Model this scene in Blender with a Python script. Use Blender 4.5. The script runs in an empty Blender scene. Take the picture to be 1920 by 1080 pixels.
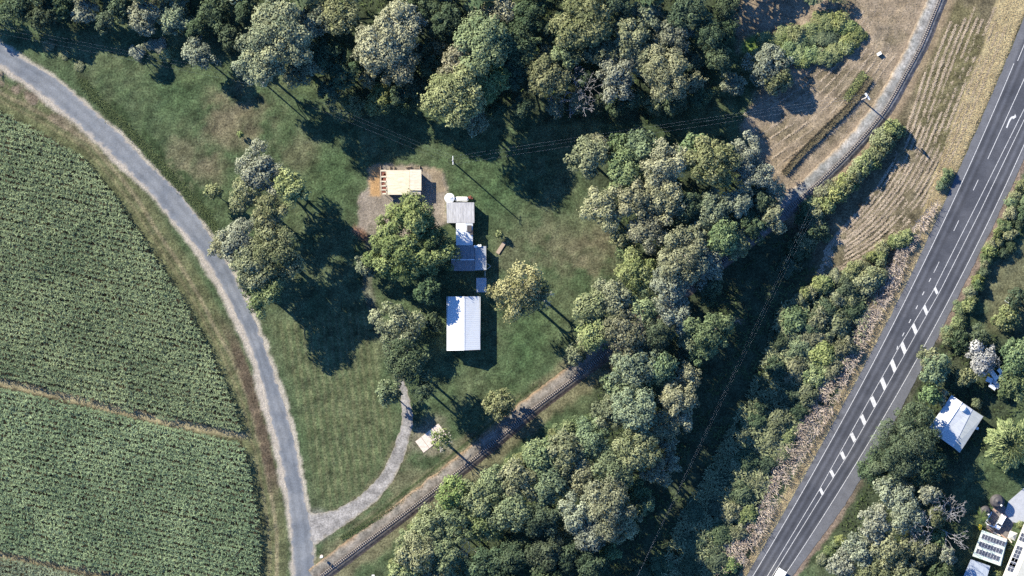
import bpy, math, random
import numpy as np
from mathutils import Vector, Matrix

# ------------------------------------------------------------------ camera, sky, sun
S = bpy.context.scene
C = S.collection
H = 1000.0                      # flying height of the survey camera
cam_d = bpy.data.cameras.new('camera'); cam = bpy.data.objects.new('camera', cam_d); C.objects.link(cam)
cam.location = (0, 0, H); cam.rotation_euler = (0, 0, 0)
cam_d.sensor_width = 36; cam_d.lens = 36 * H / 320.0
cam_d.clip_start = 1; cam_d.clip_end = 6000
S.camera = cam
SUN_EL = math.radians(26.5)
sh = Vector((0.753, -0.659, 0)).normalized()          # the way shadows fall
sun_dir = Vector((-sh.x * math.cos(SUN_EL), -sh.y * math.cos(SUN_EL), math.sin(SUN_EL)))
w = bpy.data.worlds.new('World'); S.world = w; w.use_nodes = True
nt = w.node_tree; bg = nt.nodes['Background']
sky = nt.nodes.new('ShaderNodeTexSky'); sky.sky_type = 'NISHITA'; sky.sun_disc = False
sky.sun_elevation = SUN_EL; sky.sun_rotation = math.atan2(sun_dir.x, sun_dir.y)
sky.altitude = 1500; sky.air_density = 1.0; sky.dust_density = 0.0; sky.ozone_density = 10.0
nt.links.new(sky.outputs[0], bg.inputs[0]); bg.inputs[1].default_value = 0.108
ld = bpy.data.lights.new('sun', 'SUN'); ld.energy = 5.0; ld.angle = math.radians(0.5); ld.color = (1.0, 0.92, 0.75)
sun = bpy.data.objects.new('sun', ld); C.objects.link(sun)
sun.rotation_euler = (-sun_dir).to_track_quat('-Z', 'Y').to_euler()
sun.location = (0, 0, 200)
S.view_settings.view_transform = 'Standard'; S.view_settings.look = 'None'
S.view_settings.gamma = 1; S.view_settings.exposure = 1.78; S.view_settings.use_curve_mapping = False
S.render.engine = 'CYCLES'
S.cycles.max_bounces = 4; S.cycles.diffuse_bounces = 2; S.cycles.transmission_bounces = 2
S.cycles.use_denoising = False

# ------------------------------------------------------------------ helpers
rng = np.random.default_rng(7); random.seed(7)
U = 6.0                                               # survey pixels to the metre
def P(px, py, z=0.0):
    k = (H - z) / H
    return Vector(((px - 960) / U * k, (540 - py) / U * k, z))
def M2(p): return ((p[0] - 960) / U, (540 - p[1]) / U)

def tag(o, label=None, cat=None, group=None, kind=None):
    if label: o['label'] = label
    if cat: o['category'] = cat
    if group: o['group'] = group
    if kind: o['kind'] = kind
    return o
def empty(name, loc, label, cat, group=None, rz=0.0):
    o = bpy.data.objects.new(name, None); C.objects.link(o)
    o.location = loc; o.rotation_euler = (0, 0, rz); o.empty_display_size = 0.3
    return tag(o, label, cat, group)
def link(name, me, mat, parent=None, loc=None):
    o = bpy.data.objects.new(name, me); C.objects.link(o)
    if mat and not me.materials: me.materials.append(mat)
    if parent: o.parent = parent
    if loc is not None: o.location = loc
    return o
def np_mesh(name, V, F, fattr=None, vcol=None, smooth=False):
    """V (n,3); F (m,k) index array with a constant k"""
    me = bpy.data.meshes.new(name)
    V = np.asarray(V, np.float32); F = np.asarray(F, np.int32)
    me.vertices.add(len(V)); me.vertices.foreach_set('co', V.ravel())
    k = F.shape[1]
    me.loops.add(F.size); me.loops.foreach_set('vertex_index', F.ravel())
    me.polygons.add(len(F)); me.polygons.foreach_set('loop_start', np.arange(0, F.size, k, dtype=np.int32))
    me.update(calc_edges=True)
    if smooth: me.polygons.foreach_set('use_smooth', np.ones(len(F), bool))
    if fattr is not None:
        a = me.attributes.new('v', 'FLOAT', 'FACE'); a.data.foreach_set('value', np.asarray(fattr, np.float32))
    if vcol is not None:
        a = me.attributes.new('tint', 'FLOAT_COLOR', 'POINT')
        c = np.ones((len(V), 4), np.float32); c[:, :3] = vcol
        a.data.foreach_set('color', c.ravel())
    return me
class MB:
    def __init__(s): s.v = []; s.f = []
    def add(s, vs, fs):
        n = len(s.v); s.v += [tuple(v) for v in vs]; s.f += [tuple(i + n for i in f) for f in fs]; return s
    def box(s, c, d, rz=0.0, tilt=None):
        m = Matrix.Rotation(rz, 3, 'Z')
        if tilt: m = m @ Matrix.Rotation(tilt[1], 3, tilt[0])
        vs = [Vector(c) + m @ Vector((x * d[0] / 2, y * d[1] / 2, z * d[2] / 2)) for z in (-1, 1) for x, y in ((-1, -1), (1, -1), (1, 1), (-1, 1))]
        return s.add(vs, [(3, 2, 1, 0), (4, 5, 6, 7), (0, 1, 5, 4), (1, 2, 6, 5), (2, 3, 7, 6), (3, 0, 4, 7)])
    def slab(s, top, th):
        """top: corner points counter-clockwise; a sheet of that thickness below it"""
        n = len(top); bot = [(p[0], p[1], p[2] - th) for p in top]
        return s.add(list(top) + bot, [tuple(range(n)), tuple(range(2 * n - 1, n - 1, -1))] + [(i, i + n, (i + 1) % n + n, (i + 1) % n) for i in range(n)])
    def tube(s, pts, rad, n=8, cap=True):
        pts = [Vector(p) for p in pts]; rings = []
        for i, p in enumerate(pts):
            d = (pts[min(i + 1, len(pts) - 1)] - pts[max(i - 1, 0)]).normalized()
            a = d.cross(Vector((0.3, 0.9, 0.21)) if abs(d.z) > .9 else Vector((0, 0, 1))).normalized(); b = d.cross(a)
            r = rad[i] if isinstance(rad, (list, tuple)) else rad
            rings.append([p + (a * math.cos(2 * math.pi * k / n) + b * math.sin(2 * math.pi * k / n)) * r for k in range(n)])
        vs = [v for q in rings for v in q]; fs = []
        for i in range(len(pts) - 1):
            for k in range(n): fs.append((i * n + k, i * n + (k + 1) % n, (i + 1) * n + (k + 1) % n, (i + 1) * n + k))
        if cap: fs += [tuple(range(n - 1, -1, -1)), tuple(range((len(pts) - 1) * n, len(pts) * n))]
        return s.add(vs, fs)
    def lathe(s, c, prof, n=24):
        vs = []; fs = []
        for r, z in prof:
            for k in range(n): vs.append((c[0] + r * math.cos(2 * math.pi * k / n), c[1] + r * math.sin(2 * math.pi * k / n), c[2] + z))
        for i in range(len(prof) - 1):
            for k in range(n): fs.append((i * n + k, i * n + (k + 1) % n, (i + 1) * n + (k + 1) % n, (i + 1) * n + k))
        fs += [tuple(range(n - 1, -1, -1)), tuple(range((len(prof) - 1) * n, len(prof) * n))]
        return s.add(vs, fs)
    def build(s, name, mat, parent=None, smooth=False):
        me = bpy.data.meshes.new(name); me.from_pydata(s.v, [], s.f); me.update()
        if smooth: me.polygons.foreach_set('use_smooth', np.ones(len(me.polygons), bool))
        return link(name, me, mat, parent)

def vnoise(X, Y, scale, seed):
    g = np.random.default_rng(seed).random((257, 257)); x = X / scale + 1000.37; y = Y / scale + 1000.71
    xi = np.floor(x).astype(int); yi = np.floor(y).astype(int); fx = x - xi; fy = y - yi
    fx = fx * fx * (3 - 2 * fx); fy = fy * fy * (3 - 2 * fy)
    a = g[xi % 257, yi % 257]; b = g[(xi + 1) % 257, yi % 257]; c = g[xi % 257, (yi + 1) % 257]; d = g[(xi + 1) % 257, (yi + 1) % 257]
    return (a * (1 - fx) + b * fx) * (1 - fy) + (c * (1 - fx) + d * fx) * fy
def fbm(X, Y, scale, seed, o=4):
    t = 0; a = 1; n = 0
    for i in range(o): t = t + a * vnoise(X, Y, scale / 2 ** i, seed + i); n += a; a *= .55
    return t / n
def dline(X, Y, pts):
    best = np.full(np.shape(X), 1e9)
    for (x0, y0), (x1, y1) in zip(pts[:-1], pts[1:]):
        dx, dy = x1 - x0, y1 - y0; t = np.clip(((X - x0) * dx + (Y - y0) * dy) / (dx * dx + dy * dy + 1e-9), 0, 1)
        best = np.minimum(best, np.hypot(X - x0 - t * dx, Y - y0 - t * dy))
    return best
def inside(X, Y, poly):
    r = np.zeros(np.shape(X), bool); n = len(poly)
    for i in range(n):
        x0, y0 = poly[i]; x1, y1 = poly[(i + 1) % n]
        if y0 == y1: continue
        c = ((y0 > Y) != (y1 > Y)) & (X < (x1 - x0) * (Y - y0) / (y1 - y0) + x0); r ^= c
    return r
def sdf(X, Y, poly):
    d = dline(X, Y, list(poly) + [poly[0]]); return np.where(inside(X, Y, poly), d, -d)
def sstep(a, b, x): t = np.clip((x - a) / (b - a), 0, 1); return t * t * (3 - 2 * t)
def spline(pts, step):
    pts = np.array(pts, float); p = np.vstack([2 * pts[0] - pts[1], pts, 2 * pts[-1] - pts[-2]]); out = []
    for i in range(1, len(p) - 2):
        n = max(2, int(np.hypot(*(p[i + 1] - p[i])) / step))
        for t in np.linspace(0, 1, n, endpoint=False):
            out.append(.5 * (2 * p[i] + (p[i + 1] - p[i - 1]) * t + (2 * p[i - 1] - 5 * p[i] + 4 * p[i + 1] - p[i + 2]) * t * t + (3 * p[i] - p[i - 1] - 3 * p[i + 1] + p[i + 2]) * t ** 3))
    out.append(pts[-1]); return np.array(out)
def resample(pts, n):
    pts = spline(pts, 4); d = np.r_[0, np.cumsum(np.hypot(*np.diff(pts, axis=0).T))]
    s = np.linspace(0, d[-1], n); return np.c_[np.interp(s, d, pts[:, 0]), np.interp(s, d, pts[:, 1])]

# ------------------------------------------------------------------ materials
def nodes(name):
    m = bpy.data.materials.new(name); m.use_nodes = True; t = m.node_tree
    return m, t, t.nodes, t.links, t.nodes['Principled BSDF']
def surface(name, c1, c2, scale=1.0, rough=.85, bump=.3, bscale=None, spec=.25, metal=0.0, scale2=None):
    m, t, N, L, b = nodes(name)
    g = N.new('ShaderNodeNewGeometry'); n = N.new('ShaderNodeTexNoise'); n.inputs['Scale'].default_value = scale; n.inputs['Detail'].default_value = 6; n.inputs['Roughness'].default_value = .7
    r = N.new('ShaderNodeValToRGB'); r.color_ramp.elements[0].position = .3; r.color_ramp.elements[1].position = .7
    r.color_ramp.elements[0].color = (*c1, 1); r.color_ramp.elements[1].color = (*c2, 1)
    L.new(g.outputs['Position'], n.inputs['Vector']); L.new(n.outputs[0], r.inputs[0]); L.new(r.outputs[0], b.inputs['Base Color'])
    b.inputs['Roughness'].default_value = rough; b.inputs['Specular IOR Level'].default_value = spec; b.inputs['Metallic'].default_value = metal
    if bump:
        n2 = N.new('ShaderNodeTexNoise'); n2.inputs['Scale'].default_value = bscale or scale * 4; n2.inputs['Detail'].default_value = 4
        bp = N.new('ShaderNodeBump'); bp.inputs['Strength'].default_value = bump; bp.inputs['Distance'].default_value = .1
        L.new(g.outputs['Position'], n2.inputs['Vector']); L.new(n2.outputs[0], bp.inputs['Height']); L.new(bp.outputs[0], b.inputs['Normal'])
    return m
def tinted(name, amount=.35, fine=3.0, coarse=.6, bump=.5, bdist=.12, rough=.95, smooth=0.0):
    """base colour from the mesh's own 'tint' (what the ground is made of) broken up by noise"""
    m, t, N, L, b = nodes(name)
    a = N.new('ShaderNodeAttribute'); a.attribute_name = 'tint'
    g = N.new('ShaderNodeNewGeometry'); h = None
    mul = N.new('ShaderNodeMath'); mul.operation = 'MULTIPLY'
    outs = []
    for sc, am in ((fine, amount), (coarse, amount * .8)):
        n = N.new('ShaderNodeTexNoise'); n.inputs['Scale'].default_value = sc; n.inputs['Detail'].default_value = 5; n.inputs['Roughness'].default_value = .7
        L.new(g.outputs['Position'], n.inputs['Vector'])
        mr = N.new('ShaderNodeMapRange'); mr.inputs[1].default_value = .33; mr.inputs[2].default_value = .67
        mr.inputs[3].default_value = 1 - am; mr.inputs[4].default_value = 1 + am; mr.clamp = False
        L.new(n.outputs[0], mr.inputs[0]); outs.append(mr.outputs[0])
        if h is None: h = n.outputs[0]
    L.new(outs[0], mul.inputs[0]); L.new(outs[1], mul.inputs[1])
    hs = N.new('ShaderNodeVectorMath'); hs.operation = 'SCALE'
    lum = N.new('ShaderNodeMapRange'); lum.inputs[1].default_value = .08; lum.inputs[2].default_value = .17; lum.inputs[4].default_value = smooth
    one = N.new('ShaderNodeMix'); one.data_type = 'FLOAT'; one.inputs[3].default_value = 1.0
    L.new(a.outputs['Fac'], lum.inputs[0]); L.new(lum.outputs[0], one.inputs[0]); L.new(mul.outputs[0], one.inputs[2])
    L.new(a.outputs['Color'], hs.inputs[0]); L.new(one.outputs[0], hs.inputs['Scale'])
    L.new(hs.outputs[0], b.inputs['Base Color'])
    b.inputs['Roughness'].default_value = rough; b.inputs['Specular IOR Level'].default_value = .12
    if bump:
        bp = N.new('ShaderNodeBump'); bp.inputs['Strength'].default_value = bump; bp.inputs['Distance'].default_value = bdist
        L.new(h, bp.inputs['Height']); L.new(bp.outputs[0], b.inputs['Normal'])
    return m
def leafmat(name, dark, light, trans=.22):
    m, t, N, L, b = nodes(name); N.remove(b)
    a = N.new('ShaderNodeAttribute'); a.attribute_name = 'v'
    mx = N.new('ShaderNodeMix'); mx.data_type = 'RGBA'; mx.inputs[6].default_value = (*dark, 1); mx.inputs[7].default_value = (*light, 1)
    L.new(a.outputs['Fac'], mx.inputs[0])
    oi = N.new('ShaderNodeObjectInfo'); hsv = N.new('ShaderNodeHueSaturation')
    for k, lo, hi in (('Hue', .478, .518), ('Value', .84, 1.16), ('Saturation', .85, 1.1)):
        mr = N.new('ShaderNodeMapRange'); mr.inputs[3].default_value = lo; mr.inputs[4].default_value = hi
        if k == 'Hue': L.new(oi.outputs['Random'], mr.inputs[0])
        else:
            fr = N.new('ShaderNodeMath'); fr.operation = 'MULTIPLY'; fr.inputs[1].default_value = 7.3 if k == 'Value' else 13.7
            f2 = N.new('ShaderNodeMath'); f2.operation = 'FRACT'
            L.new(oi.outputs['Random'], fr.inputs[0]); L.new(fr.outputs[0], f2.inputs[0]); L.new(f2.outputs[0], mr.inputs[0])
        L.new(mr.outputs[0], hsv.inputs[k])
    L.new(mx.outputs[2], hsv.inputs['Color'])
    d = N.new('ShaderNodeBsdfDiffuse'); tr = N.new('ShaderNodeBsdfTranslucent'); ms = N.new('ShaderNodeMixShader'); ms.inputs[0].default_value = trans
    L.new(hsv.outputs[0], d.inputs[0]); L.new(hsv.outputs[0], tr.inputs[0]); L.new(d.outputs[0], ms.inputs[1]); L.new(tr.outputs[0], ms.inputs[2])
    L.new(ms.outputs[0], N['Material Output'].inputs[0])
    return m
LEAF = {
 'grey':   leafmat('grey_gum_leaf', (.110, .128, .095), (.300, .320, .228)),
 'tan':    leafmat('tan_leaf', (.112, .120, .074), (.318, .318, .202)),
 'olive':  leafmat('olive_leaf', (.082, .100, .054), (.250, .262, .150)),
 'yellow': leafmat('yellow_green_leaf', (.080, .112, .044), (.260, .290, .130)),
 'green':  leafmat('fresh_green_leaf', (.060, .092, .050), (.205, .255, .132)),
 'fig':    leafmat('broad_fig_leaf', (.046, .074, .032), (.235, .280, .122)),
 'golden': leafmat('golden_leaf', (.135, .130, .062), (.385, .355, .195)),
 'dark':   leafmat('dark_green_leaf', (.034, .056, .034), (.105, .138, .078)),
 'blue':   leafmat('blue_green_leaf', (.078, .106, .078), (.270, .295, .188)),
 'cane':   leafmat('cane_leaf', (.056, .096, .060), (.272, .340, .200), .3),
 'straw':  leafmat('straw_blade', (.22, .18, .12), (.52, .44, .31), .15),
 'gold':   leafmat('golden_blade', (.22, .165, .075), (.46, .38, .20), .15),
 'pink':   leafmat('pink_plume', (.20, .145, .12), (.52, .43, .37), .2),
 'rough':  leafmat('rough_grass_blade', (.034, .052, .026), (.095, .118, .056), .2),
 'stub':   leafmat('stubble_blade', (.075, .066, .040), (.19, .16, .11), .15),
 'white':  leafmat('silver_leaf', (.20, .20, .19), (.40, .40, .38), .15),
}
BARK = surface('grey_bark', (.14, .12, .10), (.30, .27, .23), 4)
BARKG = surface('silver_grey_bark', (.17, .165, .165), (.34, .33, .33), 4)
BARKP = surface('pale_bark', (.30, .28, .26), (.55, .52, .48), 4)
MG = tinted('ground_cover', .62, 1.7, .25, .9, .2, smooth=.6)
MR = tinted('asphalt', .17, 2.2, .3, .3, .03, .9)
MD = tinted('gravel', .42, 1.8, .4, .6, .08)
WHITEP = surface('road_paint', (.24, .24, .24), (.56, .56, .55), 2.2, .7, 0)
STEEL = surface('rail_steel', (.05, .04, .035), (.11, .085, .07), 3, .6, 0, metal=.3)
SLEEP = surface('pale_sleeper', (.20, .18, .16), (.44, .41, .37), 2.5, .9, 0)
WOOD = surface('weathered_timber', (.20, .15, .11), (.34, .27, .21), 3)
POLEM = surface('pole_timber', (.26, .23, .20), (.42, .38, .34), 3)
GALV = surface('galvanised_steel', (.50, .52, .55), (.66, .68, .70), 1.2, .55, .05, spec=.5)
WIRE = surface('aluminium_wire', (.16, .19, .24), (.20, .23, .28), 1, .6, 0)
WALLW = surface('white_weatherboard', (.60, .60, .58), (.74, .74, .71), 2)
WALLC = surface('cream_wall', (.50, .45, .36), (.62, .57, .47), 2)
GLASS = surface('window_glass', (.02, .025, .03), (.05, .055, .06), 1, .1, 0, spec=.6)
RUST = surface('rusted_sheet', (.10, .035, .025), (.20, .075, .05), 3, .9, .3)
BLACKP = surface('black_poly_tank', (.035, .033, .035), (.065, .06, .062), 1.5, .6, .05)
def corrugated(name, c1, c2, axis, pitch=.45, rough=.5, patch=.5):
    """painted or plain sheet with ribs along one axis of the object"""
    m, t, N, L, b = nodes(name)
    tc = N.new('ShaderNodeTexCoord'); sx = N.new('ShaderNodeSeparateXYZ'); L.new(tc.outputs['Object'], sx.inputs[0])
    ml = N.new('ShaderNodeMath'); ml.operation = 'MULTIPLY'; ml.inputs[1].default_value = 2 * math.pi / pitch; L.new(sx.outputs[axis], ml.inputs[0])
    sn = N.new('ShaderNodeMath'); sn.operation = 'SINE'; L.new(ml.outputs[0], sn.inputs[0])
    bp = N.new('ShaderNodeBump'); bp.inputs['Strength'].default_value = .3; bp.inputs['Distance'].default_value = .012
    L.new(sn.outputs[0], bp.inputs['Height']); L.new(bp.outputs[0], b.inputs['Normal'])
    mp = N.new('ShaderNodeMapping'); sc = [.5, .5, .5]; sc[axis] = 3.0; mp.inputs['Scale'].default_value = sc
    n = N.new('ShaderNodeTexNoise'); n.inputs['Scale'].default_value = 1.0; n.inputs['Detail'].default_value = 6; n.inputs['Roughness'].default_value = .65
    L.new(tc.outputs['Object'], mp.inputs[0]); L.new(mp.outputs[0], n.inputs['Vector'])
    r = N.new('ShaderNodeValToRGB'); r.color_ramp.elements[0].position = patch - .2; r.color_ramp.elements[1].position = patch + .15
    r.color_ramp.elements[0].color = (*c1, 1); r.color_ramp.elements[1].color = (*c2, 1)
    L.new(n.outputs[0], r.inputs[0]); L.new(r.outputs[0], b.inputs['Base Color'])
    b.inputs['Roughness'].default_value = rough; b.inputs['Specular IOR Level'].default_value = .35
    return m

# ------------------------------------------------------------------ road lines (survey pixel space)
LE = [(-90, 62), (0, 122), (50, 155), (115, 207), (165, 250), (225, 305), (280, 360), (325, 415), (370, 465), (405, 520), (450, 605), (480, 680), (500, 755), (515, 810), (530, 880), (540, 940), (546, 1000), (550, 1080), (550, 1200)]
RE = [(-80, 25), (20, 95), (100, 145), (175, 207), (235, 260), (280, 310), (325, 350), (380, 420), (430, 500), (455, 550), (482, 612), (507, 680), (530, 750), (550, 820), (564, 890), (575, 950), (583, 990), (590, 1080), (592, 1200)]
NR = 240
le = resample(LE, NR); re_ = resample(RE, NR)
for k in range(3):                                   # pair the two edges by nearest station
    d = ((le[:, None, :] - re_[None]) ** 2).sum(2); j = np.maximum.accumulate(np.argmin(d, axis=1))
jj = np.convolve(np.pad(j.astype(float), 6, mode='edge'), np.ones(13) / 13, 'valid')
re2 = np.c_[np.interp(jj, np.arange(NR), re_[:, 0]), np.interp(jj, np.arange(NR), re_[:, 1])]
road_c = (le + re2) / 2; road_w = np.hypot(*(re2 - le).T) / 2
def fitx(pts, deg=2):
    p = np.array(pts, float); c = np.polyfit(p[:, 1], p[:, 0], deg); return lambda y: np.polyval(c, y)
eL = fitx([(1411, 1079), (1565, 820), (1712, 532), (1785, 380), (1850, 235), (1904, 116)])
eR = fitx([(1477, 1072), (1553, 948), (1635, 820), (1655, 790), (1790, 540), (1920, 272)])
cA = lambda y: np.interp(y, [-300, 205, 370, 545, 652, 752, 854, 922, 1079, 1300], [2170, 1920, 1838, 1750, 1685, 1628.5, 1572, 1534, 1439.5, 1308])
cB = lambda y: np.interp(y, [-300, 225, 400, 545, 652, 752, 854, 922, 1079, 1300], [2176, 1920, 1836, 1763, 1703, 1647, 1589, 1545.5, 1448.5, 1316])
pL = lambda y: eL(y) - np.interp(y, [0, 300, 540, 800, 1080], [16, 17, 13, 14, 12])
pR = lambda y: eR(y) + np.interp(y, [0, 300, 540, 720, 800, 950, 1080], [12, 12, 13, 20, 26, 27, 15])
RAIL = [(592, 1088), (675, 1025), (755, 965), (845, 895), (930, 826), (1000, 767), (1080, 706), (1200, 612), (1335, 505), (1420, 438), (1477, 392), (1540, 337), (1605, 272), (1660, 205), (1700, 135), (1727, 85), (1747, 37), (1762, 0), (1790, -70), (1815, -140)]
rail = spline(RAIL, 3.0)
DRIVE = [(578, 992), (612, 982), (645, 966), (690, 935), (728, 890), (750, 840), (763, 795), (761, 755), (752, 715)]
PATH = [(761, 755), (745, 700), (725, 640), (700, 590), (690, 540), (692, 480), (700, 430)]
hwy = [(float((pL(y) + pR(y)) / 2), y) for y in range(-200, 1300, 60)]
CANE1 = [(-160, 130), (-60, 172), (0, 207), (60, 237), (150, 290), (200, 347), (245, 412), (290, 482), (330, 542), (365, 602), (395, 660), (420, 715), (440, 762), (452, 806), (300, 781), (150, 744), (0, 709), (-160, 672)]
CANE2 = [(-160, 680), (0, 723), (150, 758), (300, 795), (452, 828), (462, 850), (476, 920), (486, 990), (489, 1040), (486, 1120), (200, 1072), (110, 1054), (0, 1034), (-160, 1000)]
CANE3 = [(-160, 1012), (0, 1047), (110, 1067), (195, 1085), (485, 1133), (480, 1200), (-160, 1200)]

# ------------------------------------------------------------------ ground
gs = 3.5
gx = np.r_[-9000, -3000, -900, np.arange(-60, 1981, gs), 2900, 5000, 11000]; gy = np.r_[-9000, -3000, -900, np.arange(-50, 1131, gs), 2000, 4000, 10000]
X, Y = np.meshgrid(gx, gy); n1 = fbm(X, Y, 60, 1); n2 = fbm(X, Y, 22, 5); n3 = fbm(X, Y, 9, 9, 2); n4 = fbm(X, Y, 160, 15)
A = np.array
col = np.empty(X.shape + (3,)); col[:] = A((.064, .086, .041))
def mixin(mask, c): 
    global col
    col = col * (1 - mask[..., None]) + A(c) * mask[..., None]
mixin(sstep(.45, .65, n1) * .6, (.090, .102, .052))
mixin(sstep(.45, .7, n2) * .45, (.034, .056, .024))
def patch(cx, cy, r, c, am, sq=1.0):
    d = np.hypot(X - cx, (Y - cy) * sq) / r + (n2 - .5) * 1.2
    mixin(sstep(1.1, .3, d) * am, c)
for a in ((440, 230, 80, .75), (350, 290, 55, .55), (420, 215, 40, .6), (560, 290, 45, .4), (1080, 440, 90, .6), (1120, 470, 70, .5), (960, 480, 45, .35), (380, 320, 40, .6), (700, 650, 60, .3), (660, 770, 60, .3), (860, 860, 50, .5), (760, 900, 40, .5), (1890, 540, 70, .6), (1790, 650, 45, .7)):
    patch(a[0], a[1], a[2], (.135, .112, .070), a[3])
for a in ((900, 350, 90, .5), (1080, 400, 60, .4), (620, 330, 60, .45), (1000, 620, 70, .4), (960, 690, 70, .4), (600, 820, 70, .35), (330, 170, 60, .35)):
    patch(a[0], a[1], a[2], (.042, .078, .030), a[3])
# mown stripes on the road-side lawn
LAWN = [(500, 600), (700, 560), (720, 700), (750, 790), (735, 850), (690, 920), (620, 965), (590, 940), (560, 800), (530, 690)]
st = .5 + .5 * np.sin((X - .12 * Y) / 13 * 2 * math.pi + n1 * 3)
lw = sstep(-5, 25, sdf(X, Y, LAWN)); mixin(lw * .7, (.082, .096, .044)); mixin(lw * sstep(.45, .8, st) * .5, (.125, .120, .062)); mixin(lw * sstep(.3, .05, st) * .4, (.044, .064, .028))
dr = dline(X, Y, [tuple(p) for p in road_c]); rw = 20
side = X - np.interp(Y, road_c[:, 1], road_c[:, 0])   # <0 west of the road
# headland between cane and road: wheel-worn straw strips
s1 = sdf(X, Y, CANE1); s2 = sdf(X, Y, CANE2); s3 = sdf(X, Y, CANE3); cane = np.maximum(np.maximum(s1, s2), s3)
head = sstep(58, 44, -cane) * sstep(-2, 4, -cane) * (side < 0)
mixin(head * .55, (.115, .105, .052))
mixin(head * sstep(5, 2, abs(-cane - 26 - n1 * 8)) * .8, (.20, .165, .10)); mixin(head * sstep(4, 1, abs(-cane - 14 - n1 * 5)) * .5, (.17, .14, .08))
mixin(sstep(-22, -12, s1) * sstep(-22, -12, s2) * .95, (.26, .215, .13)); mixin(sstep(-22, -12, s3) * sstep(-22, -12, s2) * .95, (.20, .165, .10)); mixin(sstep(-2, 3, cane), (.045, .035, .022))
mixin((side < 0) * sstep(13, 7, abs(dr - 39 - (n3 - .5) * 8)) * sstep(560, 680, Y) * sstep(960, 880, Y) * .85, (.085, .058, .042))
mixin((side < 0) * sstep(16, 7, abs(dr - 36)) * sstep(300, 180, Y) * .7 * sstep(.4, .55, n2), (.20, .14, .11))
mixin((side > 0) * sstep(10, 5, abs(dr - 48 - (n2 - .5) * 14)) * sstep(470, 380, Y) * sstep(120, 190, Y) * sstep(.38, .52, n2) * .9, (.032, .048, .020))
# gravel verges
e = dr - 19 + (n3 - .5) * 4 + (n2 - .5) * 10 + (n1 - .5) * 12
mixin(sstep(10, 3, e) * (side < 0) * .95, (.38, .32, .265)); mixin(sstep(6, 0, e) * (side >= 0) * .95, (.38, .325, .26))
mixin(sstep(40, 14, np.hypot(X - 592, Y - 985)) * .8, (.27, .24, .21))
# the dry paddock
DRY = [(1335, -60), (1480, -60), (1800, -60), (1960, -60), (1925, 90), (1700, 545), (1640, 640), (1540, 560), (1500, 520), (1530, 480), (1480, 460), (1440, 400), (1420, 330), (1390, 240), (1420, 160), (1390, 100)]
dm = sstep(-8, 10, sdf(X, Y, DRY) + (n2 - .5) * 30)
drl = dline(X, Y, [tuple(p) for p in rail[::6]])
east = sstep(0, 20, X - np.interp(Y, rail[::-6, 1], rail[::-6, 0])); mixin(dm, (.240, .180, .122)); mixin(dm * east * .9, (.150, .120, .072)); mixin(dm * sstep(.42, .66, n1) * .6, (.100, .084, .048)); mixin(dm * sstep(.48, .68, n2) * .4 * (1 - east), (.28, .215, .155))
mixin(dm * sstep(75, 60, np.hypot((X - 1790) * .9, (Y - 150) * .45)) * .75 * sstep(.3, .5, n2 + .1), (.105, .092, .042))
mixin(dm * sstep(36, 20, np.hypot(X - 1415, Y - 95)) * .8, (.10, .17, .03))
mixin(dm * sstep(34, 20, drl) * (X < 1800) * .55, (.32, .225, .15))
# golden verge beside the highway
vw = np.interp(Y, [-60, 60, 250, 400, 460, 1080], [60, 56, 46, 30, 17, 15]); dv = pL(Y) - X
mixin(sstep(-6, 2, dv) * sstep(vw + 8, vw - 4, dv + (n2 - .5) * 14), (.44, .35, .19))
mixin(sstep(-6, 1, dv) * sstep(8, 3, dv + (n3 - .5) * 6) * sstep(500, 300, Y), (.10, .09, .05))
de = X - pR(Y)
mixin(sstep(-8, 2, de) * sstep(16, 8, de + (n3 - .5) * 12), (.20, .145, .11))
mixin(sstep(26, 44, de) * .0, (.1, .1, .05))
GARD = [(1845, 620), (1850, 520), (1895, 460), (1960, 420), (1960, 640), (1900, 640)]
mixin(sstep(-10, 15, sdf(X, Y, GARD)) * .8, (.115, .110, .060))
# woodland floor
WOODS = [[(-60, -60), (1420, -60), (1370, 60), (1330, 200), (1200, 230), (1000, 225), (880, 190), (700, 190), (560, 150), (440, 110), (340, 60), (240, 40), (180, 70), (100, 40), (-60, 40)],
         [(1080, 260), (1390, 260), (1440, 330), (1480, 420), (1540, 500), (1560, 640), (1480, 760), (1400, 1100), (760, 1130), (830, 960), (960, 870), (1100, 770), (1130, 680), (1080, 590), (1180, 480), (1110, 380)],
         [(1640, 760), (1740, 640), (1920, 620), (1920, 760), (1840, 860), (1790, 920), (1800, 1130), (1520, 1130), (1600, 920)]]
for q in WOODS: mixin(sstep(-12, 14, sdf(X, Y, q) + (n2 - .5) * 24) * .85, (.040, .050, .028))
mixin(sstep(14, 4, np.hypot(X - 1385, (Y - 603) * 2)) * .9, (.26, .19, .13))
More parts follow.
